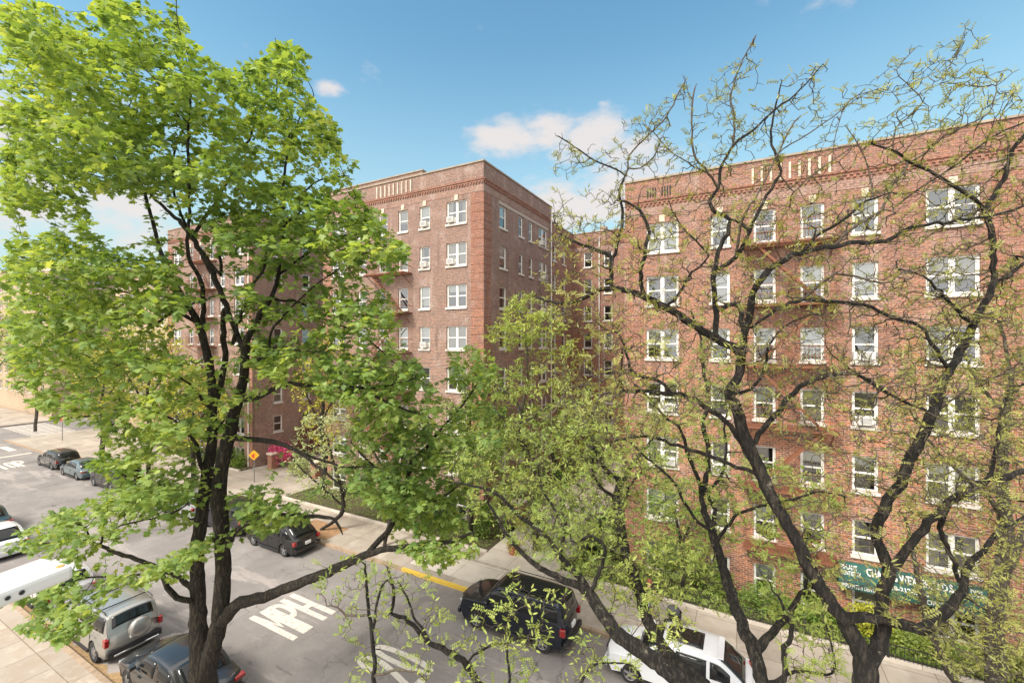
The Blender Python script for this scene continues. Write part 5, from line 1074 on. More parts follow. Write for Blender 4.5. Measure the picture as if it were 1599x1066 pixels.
for n_, poly, d0, d1, cl in [
 (1500, [(0, 0), (92, 0), (112, 40), (150, 14), (168, -20), (205, -10), (216, 52), (262, 58), (276, 4), (293, 30), (303, 72), (345, 98), (362, 124), (384, 96), (412, 84), (415, 52), (440, 48), (476, 74), (480, 115), (502, 142), (530, 190), (540, 240), (572, 266), (565, 285), (520, 300), (300, 330), (120, 300), (0, 285)], 8.2, 13, 90),
 (150, [(0, 285), (120, 300), (160, 345), (130, 350), (60, 320), (0, 330)], 9, 12, 6),
 (760, [(300, 300), (520, 295), (565, 285), (600, 345), (640, 378), (645, 405), (612, 440), (618, 480), (600, 500), (500, 470), (430, 440), (360, 400), (320, 380)], 8.8, 12.5, 40),
 (560, [(470, 470), (618, 480), (632, 530), (668, 582), (690, 625), (688, 655), (620, 690), (560, 650), (500, 620), (460, 560), (450, 500)], 9, 12, 30),
 (150, [(370, 440), (460, 480), (470, 560), (440, 600), (400, 590), (385, 520)], 9.5, 12, 12),
 (650, [(0, 385), (100, 350), (140, 365), (230, 375), (275, 420), (300, 470), (290, 520), (200, 500), (100, 520), (0, 520)], 8.8, 12.5, 40),
 (430, [(0, 530), (110, 520), (220, 530), (300, 560), (330, 600), (340, 650), (310, 680), (230, 690), (150, 680), (60, 650), (0, 600)], 8.8, 12, 34),
 (70, [(150, 690), (230, 680), (240, 720), (190, 740), (120, 735)], 9.5, 11, 6),
 (330, [(75, 805), (130, 775), (220, 735), (300, 722), (318, 745), (300, 775), (300, 825), (210, 838), (120, 850), (60, 868), (0, 885), (0, 835)], 9.5, 12, 26),
 (45, [(0, 890), (110, 860), (125, 930), (60, 960), (0, 950)], 9.3, 10.6, 5), (80, [(150, 905), (240, 880), (300, 835), (305, 880), (270, 905), (200, 925)], 9.5, 11, 8), (55, [(80, 950), (125, 935), (140, 985), (95, 1005), (10, 985)], 8.8, 9.8, 5),
 (130, [(365, 770), (420, 745), (470, 780), (500, 815), (420, 835), (375, 825)], 9.8, 11, 12),
 (620, [(520, 700), (560, 650), (690, 660), (745, 590), (775, 640), (780, 700), (750, 760), (725, 850), (650, 838), (590, 800), (545, 760)], 10, 13, 40),
 (60, [(620, 845), (740, 835), (748, 870), (690, 882), (640, 870)], 9.9, 10.8, 6), (90, [(700, 545), (745, 530), (780, 570), (760, 620), (700, 600)], 11.5, 13, 8)]:
    A += cloud(rg, int(n_*2.6), poly, d0, d1, cl)
T.grow(A, di=2.2, dk=.2, iters=60, jit=.25, up=.03, tip=.0038)
T.mesh(M['bark'], mt, rmin_split=.05, knob=.07)
foliage(T, mt, M['maple_leaf'], MAPLE, .0075, 3, .122, 3, spread=.13, tipbonus=4, nz=.3, zdir=-.12, droop=.4, fold=.28, out=1.0)
print('maple', len(T.P))
# ---- near locust at the right
T = Tree(2, .09); T.ws = .95
la = treeroot('locust_tree', (2.1, 4.7, H), 'dark crooked locust with a curled double trunk at the lower right, branches across the sky')
T.line([(Vector((2.1, 4.7, 0)), .30), (Vector((1.9, 4.9, 3.5)), .22), (1372, 1300, 4.9, 44), (1356, 1120, 5, 42), (1352, 1066, 5, 40), (1351, 1030, 5, 37), (1324, 975, 5, 30), (1294, 935, 5, 26), (1269, 892, 5, 23), (1249, 850, 5.05, 22), (1224, 808, 5.1, 21), (1203, 770, 5.15, 22), (1189, 738, 5.2, 22), (1168, 690, 5.25, 21), (1152, 640, 5.3, 19), (1141, 612, 5.35, 18), (1156, 582, 5.4, 14), (1157, 555, 5.4, 16), (1148, 541, 5.4, 16), (1120, 529, 5.45, 14), (1087, 508, 5.5, 13), (1061, 492, 5.55, 13), (1029, 474, 5.6, 12), (992, 456, 5.7, 10), (956, 450, 5.8, 8), (930, 455, 5.9, 6), (900, 470, 6, 5), (865, 472, 6.1, 4), (835, 462, 6.2, 3)], .25)
LA = [
 [(955, 448, 5.8, 7), (953, 420, 5.8, 7), (955, 402, 5.8, 8), (925, 386, 5.9, 6), (900, 380, 6, 5), (875, 365, 6, 4), (865, 337, 6.1, 3)],
 [(955, 402, 5.8, 6), (967, 372, 5.7, 5), (972, 342, 5.7, 5), (967, 305, 5.7, 4), (972, 285, 5.7, 4), (980, 262, 5.7, 3), (982, 243, 5.7, 3), (1005, 217, 5.6, 3), (1035, 190, 5.6, 3), (1055, 155, 5.6, 2.5), (1070, 127, 5.6, 2)],
 [(970, 268, 5.7, 3), (932, 252, 5.7, 3), (905, 235, 5.8, 2.5), (872, 213, 5.8, 2)], [(978, 266, 5.7, 3), (1000, 262, 5.6, 2.5), (1020, 245, 5.6, 2.5), (1032, 215, 5.6, 2)],
 [(1008, 462, 5.65, 8), (1000, 442, 5.6, 7), (1005, 402, 5.5, 7), (1012, 360, 5.5, 6), (1000, 328, 5.5, 5), (974, 312, 5.6, 4)], [(1040, 480, 5.6, 6), (1060, 460, 5.4, 5), (1080, 425, 5.3, 4), (1105, 400, 5.2, 3), (1070, 360, 5.2, 3), (1050, 330, 5.2, 2)],
 [(1125, 531, 5.45, 11), (1119, 495, 5.5, 11), (1115, 460, 5.5, 10), (1115, 425, 5.5, 10), (1126, 385, 5.5, 8), (1140, 345, 5.5, 8), (1112, 328, 5.5, 7), (1107, 318, 5.5, 6), (1120, 292, 5.5, 6), (1130, 250, 5.5, 5), (1147, 225, 5.5, 5), (1185, 195, 5.5, 4), (1212, 170, 5.5, 4), (1250, 140, 5.5, 3), (1285, 100, 5.5, 2)],
 [(1147, 225, 5.5, 4), (1147, 180, 5.5, 3), (1140, 155, 5.5, 3), (1155, 105, 5.5, 2.5), (1180, 55, 5.5, 2)], [(1120, 292, 5.5, 5), (1100, 262, 5.4, 4), (1085, 242, 5.4, 4), (1080, 205, 5.4, 3), (1082, 155, 5.4, 3), (1088, 130, 5.4, 2)], [(1110, 270, 5.4, 3), (1075, 255, 5.3, 3), (1045, 235, 5.3, 2), (1020, 205, 5.3, 2)],
 [(1116, 430, 5.5, 9), (1150, 402, 5.4, 9), (1170, 360, 5.3, 8), (1197, 305, 5.3, 6), (1220, 267, 5.3, 5), (1212, 245, 5.3, 5), (1205, 205, 5.3, 4), (1215, 150, 5.3, 3), (1222, 125, 5.3, 2)],
 [(1170, 362, 5.3, 7), (1150, 345, 5.4, 7), (1140, 342, 5.5, 6)], [(1152, 400, 5.4, 5), (1160, 340, 5.2, 5), (1180, 310, 5.1, 4), (1200, 270, 5.1, 3), (1240, 190, 5.1, 3), (1250, 180, 5.1, 2)],
 [(1152, 560, 5.4, 14), (1162, 534, 5.3, 12), (1171, 486, 5.2, 12), (1182, 447, 5.1, 11), (1200, 422, 5.1, 11), (1225, 405, 5, 10), (1250, 393, 5, 9), (1286, 387, 4.9, 9), (1339, 380, 4.9, 9), (1384, 377, 4.9, 8), (1411, 360, 4.9, 8), (1439, 352, 4.9, 7), (1499, 345, 4.9, 6), (1549, 337, 4.9, 6), (1599, 322, 4.9, 5), (1650, 300, 4.9, 4)],
 [(1255, 390, 5, 7), (1275, 370, 4.9, 6), (1311, 347, 4.9, 6), (1344, 320, 4.9, 5), (1364, 310, 4.9, 4), (1390, 300, 4.8, 3)], [(1300, 383, 4.9, 6), (1340, 350, 5.1, 6), (1377, 330, 5.2, 6), (1390, 295, 5.2, 5), (1417, 257, 5.3, 5), (1394, 235, 5.4, 4), (1371, 227, 5.4, 3), (1345, 225, 5.4, 2)],
 [(1417, 257, 5.3, 4), (1450, 235, 5.3, 4), (1470, 215, 5.3, 4), (1510, 195, 5.3, 3), (1545, 175, 5.3, 3), (1556, 135, 5.3, 3), (1535, 135, 5.3, 2.5), (1470, 130, 5.3, 2)],
 [(1394, 235, 5.4, 3), (1400, 200, 5.4, 3), (1440, 160, 5.4, 2.5), (1415, 130, 5.4, 2), (1400, 110, 5.4, 2), (1430, 75, 5.4, 1.5)], [(1470, 130, 5.3, 2), (1490, 90, 5.3, 2), (1508, 45, 5.3, 1.5)], [(1240, 300, 5.3, 3), (1260, 280, 5.2, 3), (1330, 230, 5.2, 2.5), (1300, 255, 5.2, 2), (1320, 165, 5.1, 2), (1368, 140, 5.1, 1.5)],
 [(1220, 267, 5.3, 3), (1215, 240, 5.2, 3), (1262, 210, 5.1, 3), (1310, 175, 5.1, 2.5), (1345, 150, 5.1, 2), (1372, 138, 5.1, 1.5)], [(1364, 310, 4.9, 3), (1355, 260, 5, 3), (1340, 225, 5, 2), (1322, 200, 5, 1.5)],
 [(1180, 688, 5.25, 10), (1195, 666, 5.2, 10), (1231, 624, 5.1, 10), (1258, 597, 5, 9), (1294, 585, 4.9, 8), (1339, 585, 4.9, 7), (1375, 606, 4.9, 6), (1400, 621, 4.9, 5), (1449, 642, 5, 5)],
 [(1189, 745, 5.2, 9), (1150, 729, 5.3, 7), (1090, 705, 5.4, 7), (1060, 697, 5.5, 6), (1017, 682, 5.6, 5), (987, 682, 5.7, 4), (950, 690, 5.8, 3)],
 [(1168, 712, 5.25, 11), (1157, 690, 5.35, 10), (1140, 665, 5.4, 10), (1112, 640, 5.5, 10), (1075, 620, 5.6, 9), (1050, 613, 5.6, 8), (1010, 612, 5.7, 7), (972, 611, 5.8, 6), (968, 590, 5.8, 5), (970, 570, 5.8, 4), (972, 545, 5.8, 3)],
 [(972, 611, 5.8, 5), (940, 615, 5.9, 4), (925, 650, 6, 3), (905, 665, 6, 2)], [(1050, 613, 5.6, 7), (1036, 600, 5.6, 6), (1000, 587, 5.7, 6), (985, 575, 5.7, 5), (978, 550, 5.7, 4), (965, 520, 5.7, 3)], [(1000, 587, 5.7, 5), (960, 582, 5.8, 4), (930, 600, 5.9, 4), (890, 605, 6, 3), (868, 640, 6, 3), (850, 655, 6, 2)],
 [(1141, 612, 5.35, 10), (1170, 610, 5.2, 7), (1195, 570, 5.1, 5), (1200, 540, 5, 4), (1225, 510, 5, 3), (1270, 490, 4.9, 2.5)], [(1157, 480, 5.5, 9), (1160, 560, 5.3, 9)],
 # right part of the double trunk
 [(1351, 1040, 5, 34), (1369, 1015, 4.95, 28), (1379, 985, 4.95, 26), (1377, 955, 4.95, 25), (1379, 920, 4.95, 24), (1389, 885, 4.95, 25), (1374, 855, 5, 20), (1371, 822, 5, 20), (1384, 790, 5, 20), (1411, 742, 5, 20), (1436, 687, 5, 20), (1454, 650, 5, 20), (1467, 612, 5, 19), (1482, 580, 5.05, 16), (1499, 550, 5.1, 15), (1521, 510, 5.15, 15), (1536, 472, 5.2, 14), (1552, 440, 5.2, 12), (1551, 395, 5.2, 11), (1547, 355, 5.2, 11), (1542, 325, 5.2, 11), (1561, 290, 5.2, 10), (1576, 250, 5.2, 8), (1590, 220, 5.2, 8), (1640, 190, 5.2, 6)],
 [(1324, 960, 5, 22), (1350, 962, 4.85, 21), (1380, 965, 4.8, 21), (1402, 972, 4.8, 23), (1436, 980, 4.8, 23), (1458, 968, 4.8, 22), (1478, 952, 4.8, 20), (1494, 930, 4.8, 18), (1505, 905, 4.8, 14), (1516, 875, 4.85, 13), (1536, 858, 4.85, 11), (1554, 835, 4.9, 10), (1580, 818, 4.9, 8), (1620, 800, 4.9, 7)],
 [(1391, 885, 4.95, 19), (1408, 866, 4.9, 18), (1426, 842, 4.85, 17), (1449, 815, 4.8, 17), (1474, 792, 4.8, 18), (1511, 765, 4.8, 17), (1549, 747, 4.8, 14), (1599, 735, 4.8, 12), (1660, 720, 4.8, 10)], [(1470, 795, 4.8, 12), (1469, 825, 4.9, 11), (1482, 860, 5, 10), (1495, 890, 5, 10), (1500, 915, 5, 8)],
 [(1549, 745, 4.8, 9), (1556, 700, 4.8, 8), (1562, 650, 4.8, 7), (1575, 610, 4.8, 5), (1599, 600, 4.8, 4)], [(1449, 642, 5, 7), (1411, 627, 5.1, 6), (1364, 602, 5.2, 4), (1320, 570, 5.3, 3)],
 [(1514, 508, 5.15, 8), (1495, 485, 5, 8), (1479, 467, 5, 8), (1461, 450, 4.9, 6), (1440, 430, 4.9, 4), (1400, 420, 4.8, 3)], [(1481, 575, 5.05, 8), (1461, 547, 5, 8), (1439, 510, 5, 7), (1399, 497, 5, 7), (1349, 477, 5, 7), (1306, 472, 5, 7), (1256, 467, 5, 7), (1224, 477, 5, 7), (1199, 492, 5.05, 6), (1175, 510, 5.1, 5)],
 [(1256, 467, 5, 5), (1280, 445, 4.9, 5), (1305, 428, 4.8, 6), (1330, 430, 4.8, 5), (1380, 442, 4.8, 4), (1410, 425, 4.8, 3), (1450, 415, 4.8, 3)], [(1554, 438, 5.2, 9), (1580, 425, 5.2, 8), (1605, 405, 5.2, 7)],
 [(1546, 330, 5.2, 9), (1524, 312, 5.1, 9), (1500, 297, 5.1, 8), (1481, 285, 5.1, 8), (1459, 272, 5.1, 7), (1429, 257, 5.1, 6), (1396, 237, 5.1, 4), (1360, 225, 5.1, 3)], [(1650, 180, 5.2, 4), (1599, 192, 5.1, 4), (1549, 215, 5, 4), (1486, 262, 5, 4), (1439, 292, 5, 3), (1395, 325, 5, 3)],
 [(1464, 642, 5, 7), (1490, 620, 4.9, 5), (1529, 595, 4.8, 5), (1599, 577, 4.8, 4)], [(1571, 266, 5.2, 5), (1575, 220, 5.2, 4), (1560, 190, 5.2, 3), (1580, 150, 5.2, 2)],
]
for l in LA: T.line(l, .45)
rg = np.random.default_rng(21); A = []
for n_, poly, d0, d1, cl in [
 (190, [(870, 225), (925, 240), (975, 200), (1060, 125), (1090, 130), (1150, 90), (1185, 60), (1205, 160), (1290, 85), (1320, 140), (1372, 130), (1380, 200), (1300, 300), (1150, 330), (1000, 350), (880, 380), (850, 340)], 5, 6.3, 0),
 (160, [(1372, 130), (1400, 110), (1430, 75), (1480, 80), (1508, 45), (1550, 100), (1599, 110), (1610, 300), (1450, 300), (1380, 250)], 4.6, 5.7, 0),
 (1250, [(860, 340), (1000, 330), (1150, 320), (1400, 280), (1610, 280), (1610, 560), (1400, 600), (1200, 560), (1000, 560), (880, 520), (830, 460)], 4.4, 6.2, 0),
 (900, [(860, 560), (1000, 540), (1200, 560), (1400, 590), (1610, 560), (1610, 760), (1450, 800), (1300, 730), (1150, 640), (1000, 680), (880, 660)], 4.2, 6, 0),
 (110, [(1300, 880), (1480, 870), (1610, 800), (1610, 1066), (1500, 1066), (1450, 980), (1350, 960), (1290, 930)], 4.2, 5.2, 0), (120, [(1240, 740), (1330, 720), (1400, 760), (1390, 850), (1300, 860)], 4.5, 5.2, 0)]:
    A += cloud(rg, int(n_*2.2), poly, d0, d1, cl)
T.grow(A, di=1.0, dk=.12, iters=60, jit=.47, up=.02, tip=.0046, maxch=3)
T.spurs(.022, .7, .075, 1, .0038)
T.mesh(M['bark2'], la, rmin_split=.022, knob=.13, tw=M['twig'])
foliage(T, la, M['locust_leaf'], SHOOT, .0039, 1, .062, 6, spread=.015, tipbonus=2, zdir=.1, vert=.7, out=.75, name='crown', prob=.42)
foliage(T, la, M['locust_leaf'], COMP, .0039, 0, .095, 5, spread=.01, tipbonus=2, zdir=.12, vert=.5, out=.8, droop=.3, fold=.5, name='leaf_sprays', prob=.22)
print('locust a', len(T.P))
# ---- leaning locust, bottom centre
T = Tree(3, .10); T.ws = .85
lbx = treeroot('locust_tree', (-.3, 5.7, H), 'leaning mossy locust whose bare trunk crosses the white crossover at the bottom')
T.line([(Vector((-.3, 5.7, 0)), .34), (Vector((-.25, 5.75, 3.6)), .25), (Vector((-.05, 5.95, 5.6)), .22), (1160, 1180, 6.6, 44), (1110, 1100, 6.7, 36), (1070, 1066, 6.8, 31), (1020, 1030, 6.9, 29), (1000, 1014, 7, 28), (968, 992, 7.1, 26), (943, 960, 7.3, 23), (925, 932, 7.4, 21), (905, 914, 7.5, 14), (875, 902, 7.6, 12), (850, 890, 7.7, 10), (817, 865, 7.8, 8), (790, 832, 8, 7), (775, 807, 8.1, 6), (760, 780, 8.2, 4)], .3)
LB = [
 [(925, 928, 7.4, 13), (905, 900, 7.6, 12), (885, 882, 7.7, 10), (862, 850, 7.9, 9), (840, 825, 8.1, 8), (812, 805, 8.3, 7), (795, 788, 8.4, 6), (770, 768, 8.5, 5), (735, 757, 8.6, 4), (700, 752, 8.7, 3)], [(870, 862, 7.8, 6), (880, 820, 8.2, 6), (870, 800, 8.4, 5), (850, 770, 8.6, 4), (840, 740, 8.8, 3)],
 [(925, 918, 7.4, 8), (940, 882, 7.3, 7), (944, 855, 7.2, 6), (925, 837, 7.2, 5), (900, 848, 7.2, 4)], [(1180, 1170, 6.6, 30), (1100, 1070, 7.1, 24), (1062, 1037, 7.2, 22), (1038, 1010, 7.5, 19), (1022, 985, 7.8, 19), (1008, 955, 8.1, 20), (1000, 925, 8.4, 20), (985, 885, 8.9, 19), (974, 845, 9.4, 17), (970, 805, 9.9, 15), (963, 778, 10.2, 13), (970, 755, 10.4, 13), (962, 745, 10.5, 8), (947, 733, 10.6, 7), (933, 708, 10.8, 5), (926, 690, 10.9, 4), (925, 640, 11, 3)],
 [(970, 755, 10.4, 9), (981, 735, 10.4, 8), (997, 712, 10.5, 7), (1015, 690, 10.5, 5), (1030, 660, 10.5, 3)], [(962, 772, 10.2, 7), (940, 762, 10.2, 6), (927, 740, 10.3, 5), (925, 712, 10.3, 4), (926, 690, 10.3, 3)], [(972, 790, 10, 6), (985, 755, 10, 4), (1000, 740, 10, 3)],
 [(1185, 1180, 6.5, 34), (1197, 1110, 6.7, 28), (1190, 1066, 6.9, 25), (1176, 1012, 7.1, 24), (1160, 980, 7.2, 22), (1149, 948, 7.4, 20), (1137, 912, 7.6, 18), (1125, 875, 7.8, 16), (1115, 838, 8, 15), (1106, 815, 8.1, 13), (1098, 790, 8.2, 10), (1097, 772, 8.3, 9), (1105, 735, 8.5, 9), (1106, 700, 8.6, 8), (1097, 665, 8.8, 8), (1104, 640, 8.9, 7), (1105, 610, 9, 7), (1097, 570, 9.1, 5), (1093, 525, 9.2, 4), (1080, 490, 9.2, 3)],
 [(1110, 828, 8, 9), (1090, 815, 8, 7), (1078, 798, 8, 6), (1050, 752, 8, 6), (1025, 727, 8.1, 5), (1005, 710, 8.2, 4), (985, 690, 8.3, 3)], [(1097, 776, 8.3, 8), (1085, 735, 8.1, 8), (1072, 702, 8, 7), (1062, 670, 7.9, 6), (1040, 652, 7.8, 5), (1012, 620, 7.7, 4), (990, 600, 7.6, 3)],
 [(1112, 830, 8, 9), (1116, 795, 8.3, 8), (1106, 770, 8.6, 7), (1128, 740, 8.8, 6), (1135, 700, 9, 5), (1132, 660, 9.1, 4), (1150, 600, 9.2, 3)], [(1118, 845, 8, 9), (1135, 823, 7.8, 7), (1153, 802, 7.6, 6), (1204, 786, 7.3, 5), (1240, 779, 7.1, 5), (1280, 768, 7, 4), (1320, 775, 6.9, 3)], [(1204, 786, 7.3, 4), (1212, 830, 7.1, 4), (1190, 850, 7.1, 3)],
 [(1180, 1020, 7.1, 20), (1205, 990, 7, 15), (1229, 960, 6.9, 13), (1245, 935, 6.9, 9), (1259, 912, 6.8, 7), (1252, 870, 6.8, 5), (1262, 840, 6.7, 3)], [(1205, 1066, 6.9, 10), (1235, 1050, 6.8, 7), (1251, 1046, 6.7, 6), (1300, 1050, 6.6, 5), (1298, 1010, 6.5, 4), (1290, 975, 6.5, 3)],
 [(1195, 1100, 6.7, 14), (1225, 1060, 6.5, 12), (1223, 1020, 6.5, 12), (1236, 985, 6.5, 10), (1226, 960, 6.5, 7), (1215, 930, 6.5, 4)],
 [(Vector((-.1, 5.9, 5.2)), .13), (1000, 1230, 6.2, 24), (860, 1150, 6.5, 18), (790, 1100, 6.8, 15), (747, 1066, 7, 13), (730, 1037, 7, 12), (692, 1012, 7.1, 10), (670, 1003, 7.1, 9), (650, 980, 7.2, 8), (632, 964, 7.2, 7), (612, 955, 7.3, 7), (616, 938, 7.3, 6), (611, 907, 7.4, 5), (605, 885, 7.5, 3)], [(675, 1000, 7.1, 6), (662, 985, 7.1, 6), (647, 962, 7.2, 5), (635, 930, 7.3, 4), (622, 907, 7.3, 3)],
 [(860, 1150, 6.5, 13), (700, 1160, 6.4, 11), (600, 1130, 6.5, 10), (583, 1066, 6.6, 9), (584, 1045, 6.6, 8), (580, 995, 6.7, 7), (575, 940, 6.8, 6), (572, 912, 6.8, 5), (570, 880, 6.8, 3)], [(584, 1000, 6.7, 6), (588, 945, 6.6, 5), (597, 915, 6.6, 4), (605, 905, 6.6, 3)], [(576, 955, 6.8, 4), (540, 960, 6.9, 4), (527, 948, 6.9, 3), (510, 945, 6.9, 2)], [(584, 1060, 6.6, 5), (620, 1045, 6.5, 4), (650, 1050, 6.4, 3), (665, 1062, 6.4, 2)],
 [(860, 1150, 6.5, 10), (900, 1080, 6.6, 7), (915, 1050, 6.7, 5), (935, 1035, 6.7, 4), (980, 1035, 6.7, 3)], [(800, 1110, 6.8, 7), (795, 1050, 6.9, 5), (792, 1010, 7, 4), (796, 960, 7, 3)], [(747, 1066, 7, 6), (735, 1030, 7, 5), (760, 1010, 7, 4), (800, 1000, 7, 3), (840, 985, 7, 2)],
]
for l in LB: T.line(l, .4)
rg = np.random.default_rng(31); A = []
for n_, poly, d0, d1 in [
 (750, [(700, 700), (800, 640), (940, 620), (1040, 640), (1100, 520), (1150, 560), (1160, 700), (1320, 750), (1320, 800), (1200, 820), (1140, 860), (1080, 940), (950, 950), (880, 880), (780, 860), (720, 800)], 7.4, 10.5),
 (420, [(860, 620), (1040, 640), (1060, 760), (1000, 800), (880, 790)], 9.4, 11.3), (170, [(820, 780), (960, 800), (960, 900), (870, 890)], 7, 8.6),
 (180, [(1180, 800), (1290, 820), (1320, 900), (1280, 1000), (1200, 980), (1170, 900)], 6.3, 7.4), (90, [(960, 840), (1100, 860), (1150, 960), (1060, 990), (990, 950)], 7, 8.2),
 (50, [(450, 880), (600, 870), (700, 900), (720, 990), (640, 1066), (520, 1066), (520, 960)], 6.3, 7.4), (65, [(700, 960), (800, 880), (900, 950), (980, 1020), (1000, 1066), (700, 1080)], 6.4, 7.3), (60, [(1230, 960), (1330, 1000), (1310, 1066), (1220, 1066)], 6.2, 6.9)]:
    A += cloud(rg, int(n_*1.8), poly, d0, d1)
T.grow(A, di=1.1, dk=.15, iters=60, jit=.5, up=.04, tip=.0048)
T.spurs(.02, .8, .11, 1, .0042)
T.mesh(M['bark2'], lbx, rmin_split=.022, knob=.13, tw=M['twig'])
foliage(T, lbx, M['locust_leaf2'], SHOOT2, .0043, 1, .095, 7, spread=.03, tipbonus=3, zdir=.05, vert=.6, out=.9, prob=.42)
foliage(T, lbx, M['locust_leaf2'], COMP, .0043, 0, .14, 8, spread=.02, tipbonus=2, zdir=.1, vert=.4, out=.9, droop=.4, fold=.4, prob=.25, name='leaf_sprays')
print('locust b', len(T.P))
# ---- generic street trees from a few limbs and a crown outline
def gen_tree(name, seed, base, limbs, crown, leafm, bark, label, tmpl=OVAL, spur=0, dens=1.5, step=.2, size=.12, per=3, tip=.006, thr=.012, dk=.33, di=2.5, jit=.3, group=None, cat='tree', tipbonus=3, vert=.2, kn=.12, droop=.3, spread=.12):
    T = Tree(seed, step); root = treeroot(name, (base[0].x, base[0].y, base[0].z), label, cat, group)
    T.line([(base[0], base[1])]+limbs[0], .3)
    for l in limbs[1:]: T.line(l, .35)
    rg = np.random.default_rng(seed+100); A = []
    for c in crown: A += cloud(rg, int(c[0]*dens), *c[1:])
    T.grow(A, di=di, dk=dk*.85, iters=50, jit=jit, up=.05, tip=tip)
    if spur: T.spurs(.03, .8, spur, 1, tip*.8)
    T.mesh(bark, root, rmin_split=.04, knob=kn)
    foliage(T, root, leafm, tmpl, thr, per, size, seed, spread=spread, tipbonus=tipbonus, vert=vert, droop=droop); print(name, len(T.P)); return root
SG = 'street trees'
def gp(px, Y, z=H): q = ptY(px, 533, Y); return Vector((q.x, q.y, z))
gen_tree('locust_tree', 41, (gp(838, 21.6), .2), [[(836, 800, 23, 12), (832, 740, 23, 11), (822, 705, 22.8, 10), (812, 687, 22.6, 9), (808, 668, 22.5, 9), (812, 648, 22.4, 8), (807, 628, 22.3, 4), (784, 608, 22, 3)], [(812, 646, 22.4, 5), (820, 620, 22.4, 4), (824, 590, 22.4, 3), (822, 540, 22.4, 3), (815, 500, 22.4, 2)], [(810, 672, 22.5, 5), (801, 667, 22, 5), (776, 645, 21.5, 4), (742, 628, 21, 3)], [(812, 665, 22.5, 4), (832, 652, 22.5, 4), (855, 636, 22.5, 3), (874, 628, 22.5, 2)]],
 [(640, [(700, 600), (730, 560), (765, 520), (790, 470), (815, 450), (850, 460), (895, 510), (925, 560), (950, 640), (930, 760), (860, 850), (790, 830), (740, 760), (700, 700)], 19.5, 25, 30)], M['locust_leaf2'], M['bark3'], 'yellow green locust rising in front of the courtyard corner of the middle block', tmpl=SHOOT2, size=.2, per=2, step=.24, tip=.009, thr=.02, dk=.4, spur=.25, jit=.45, tipbonus=5)
gen_tree('ash_tree', 42, (gp(880, 24, .2), .16), [[(880, 800, 26, 8), (870, 740, 26, 6), (860, 700, 26, 4)], [(872, 760, 26, 5), (910, 720, 26, 4), (930, 690, 26, 3)]],
 [(480, [(760, 640), (830, 620), (900, 640), (955, 690), (960, 790), (930, 850), (840, 860), (770, 820), (745, 720)], 23, 28, 25)], M['green_leaf'], M['bark'], 'bright green bushy tree in the near courtyard behind the locust', size=.2, per=4, step=.3, tip=.01, thr=.02, dk=.45)
gen_tree('ash_tree', 43, (gp(1065, 21.4, .1), .1), [[(1066, 880, 20, 6), (1060, 830, 20, 5), (1050, 790, 20, 4)], [(1062, 850, 20, 4), (1085, 800, 20, 3)]],
 [(500, [(1000, 770), (1030, 740), (1085, 735), (1115, 780), (1125, 860), (1080, 900), (1010, 880), (975, 830)], 18.5, 21.3, 20)], M['green_leaf'], M['bark'], 'small light green tree against the left corner of the right block', size=.13, per=4, step=.2, tip=.008, thr=.02, dk=.3)
gen_tree('ash_tree', 44, (gp(735, 21.3), .14), [[(735, 780, 24, 8), (730, 700, 24, 7), (735, 640, 24, 5), (740, 590, 24, 3)], [(732, 690, 24, 5), (700, 640, 24, 4)], [(733, 680, 24, 5), (770, 640, 24, 3)]],
 [(650, [(690, 600), (700, 560), (740, 525), (775, 560), (800, 620), (800, 700), (760, 760), (700, 770), (660, 700)], 22, 25.5, 22)], M['green_leaf'], M['bark'], 'fresh green tree between the maple and the centre locust', size=.2, per=4, step=.28, tip=.009, thr=.02, dk=.42)
gen_tree('dogwood_tree', 45, (Vector((-22.6, 17.7, H)), .07), [[(534, 800, 26.2, 7), (532, 760, 26.2, 5), (520, 720, 26.2, 4), (510, 680, 26.2, 3)], [(533, 790, 26.2, 4), (480, 740, 26, 3), (455, 715, 26, 2)], [(533, 780, 26.2, 4), (560, 720, 26.2, 3)]],
 [(420, [(438, 745), (450, 690), (470, 650), (510, 630), (560, 660), (590, 720), (570, 780), (500, 775)], 24.5, 27.5, 16)], M['pale_leaf'], M['bark'], 'young whitish green tree in the orange dirt tree pit', size=.15, per=4, step=.22, tip=.007, thr=.02, dk=.36, group=SG)
gen_tree('locust_tree', 46, (gp(1562, 17.3), .28), [[(1556, 1066, 12.3, 36), (1553, 1000, 12.3, 32), (1556, 930, 12.3, 31), (1568, 880, 12.3, 32), (1572, 830, 12.3, 30), (1567, 780, 12.3, 24), (1566, 720, 12.3, 20), (1572, 660, 12.3, 14), (1580, 600, 12.3, 10), (1570, 540, 12.3, 7), (1560, 500, 12.3, 5)], [(1578, 880, 12.3, 22), (1599, 830, 12.3, 18), (1640, 760, 12.3, 14)], [(1570, 820, 12.3, 14), (1545, 780, 12, 10), (1500, 740, 12, 8), (1460, 700, 12, 6), (1420, 640, 12, 4)],
 [(1553, 1100, 12.2, 20), (1495, 1066, 11.8, 16), (1470, 1020, 11.6, 14), (1448, 975, 11.5, 13), (1440, 930, 11.5, 12), (1430, 890, 11.5, 9), (1425, 850, 11.5, 6), (1410, 800, 11.5, 4)], [(1572, 650, 12.3, 9), (1530, 600, 12.3, 7), (1500, 540, 12.3, 5), (1470, 480, 12.3, 3)]],
 [(650, [(1380, 560), (1450, 480), (1560, 440), (1640, 480), (1640, 1000), (1560, 1066), (1480, 1066), (1440, 980), (1400, 880), (1380, 700)], 10.5, 14, 0)], M['locust_leaf'], M['bark3'], 'stout pale barked locust at the right edge across the street', tmpl=SHOOT2, size=.12, per=1, step=.18, tip=.006, thr=.0055, dk=.28, vert=.4, group=SG, spur=.16, jit=.5)
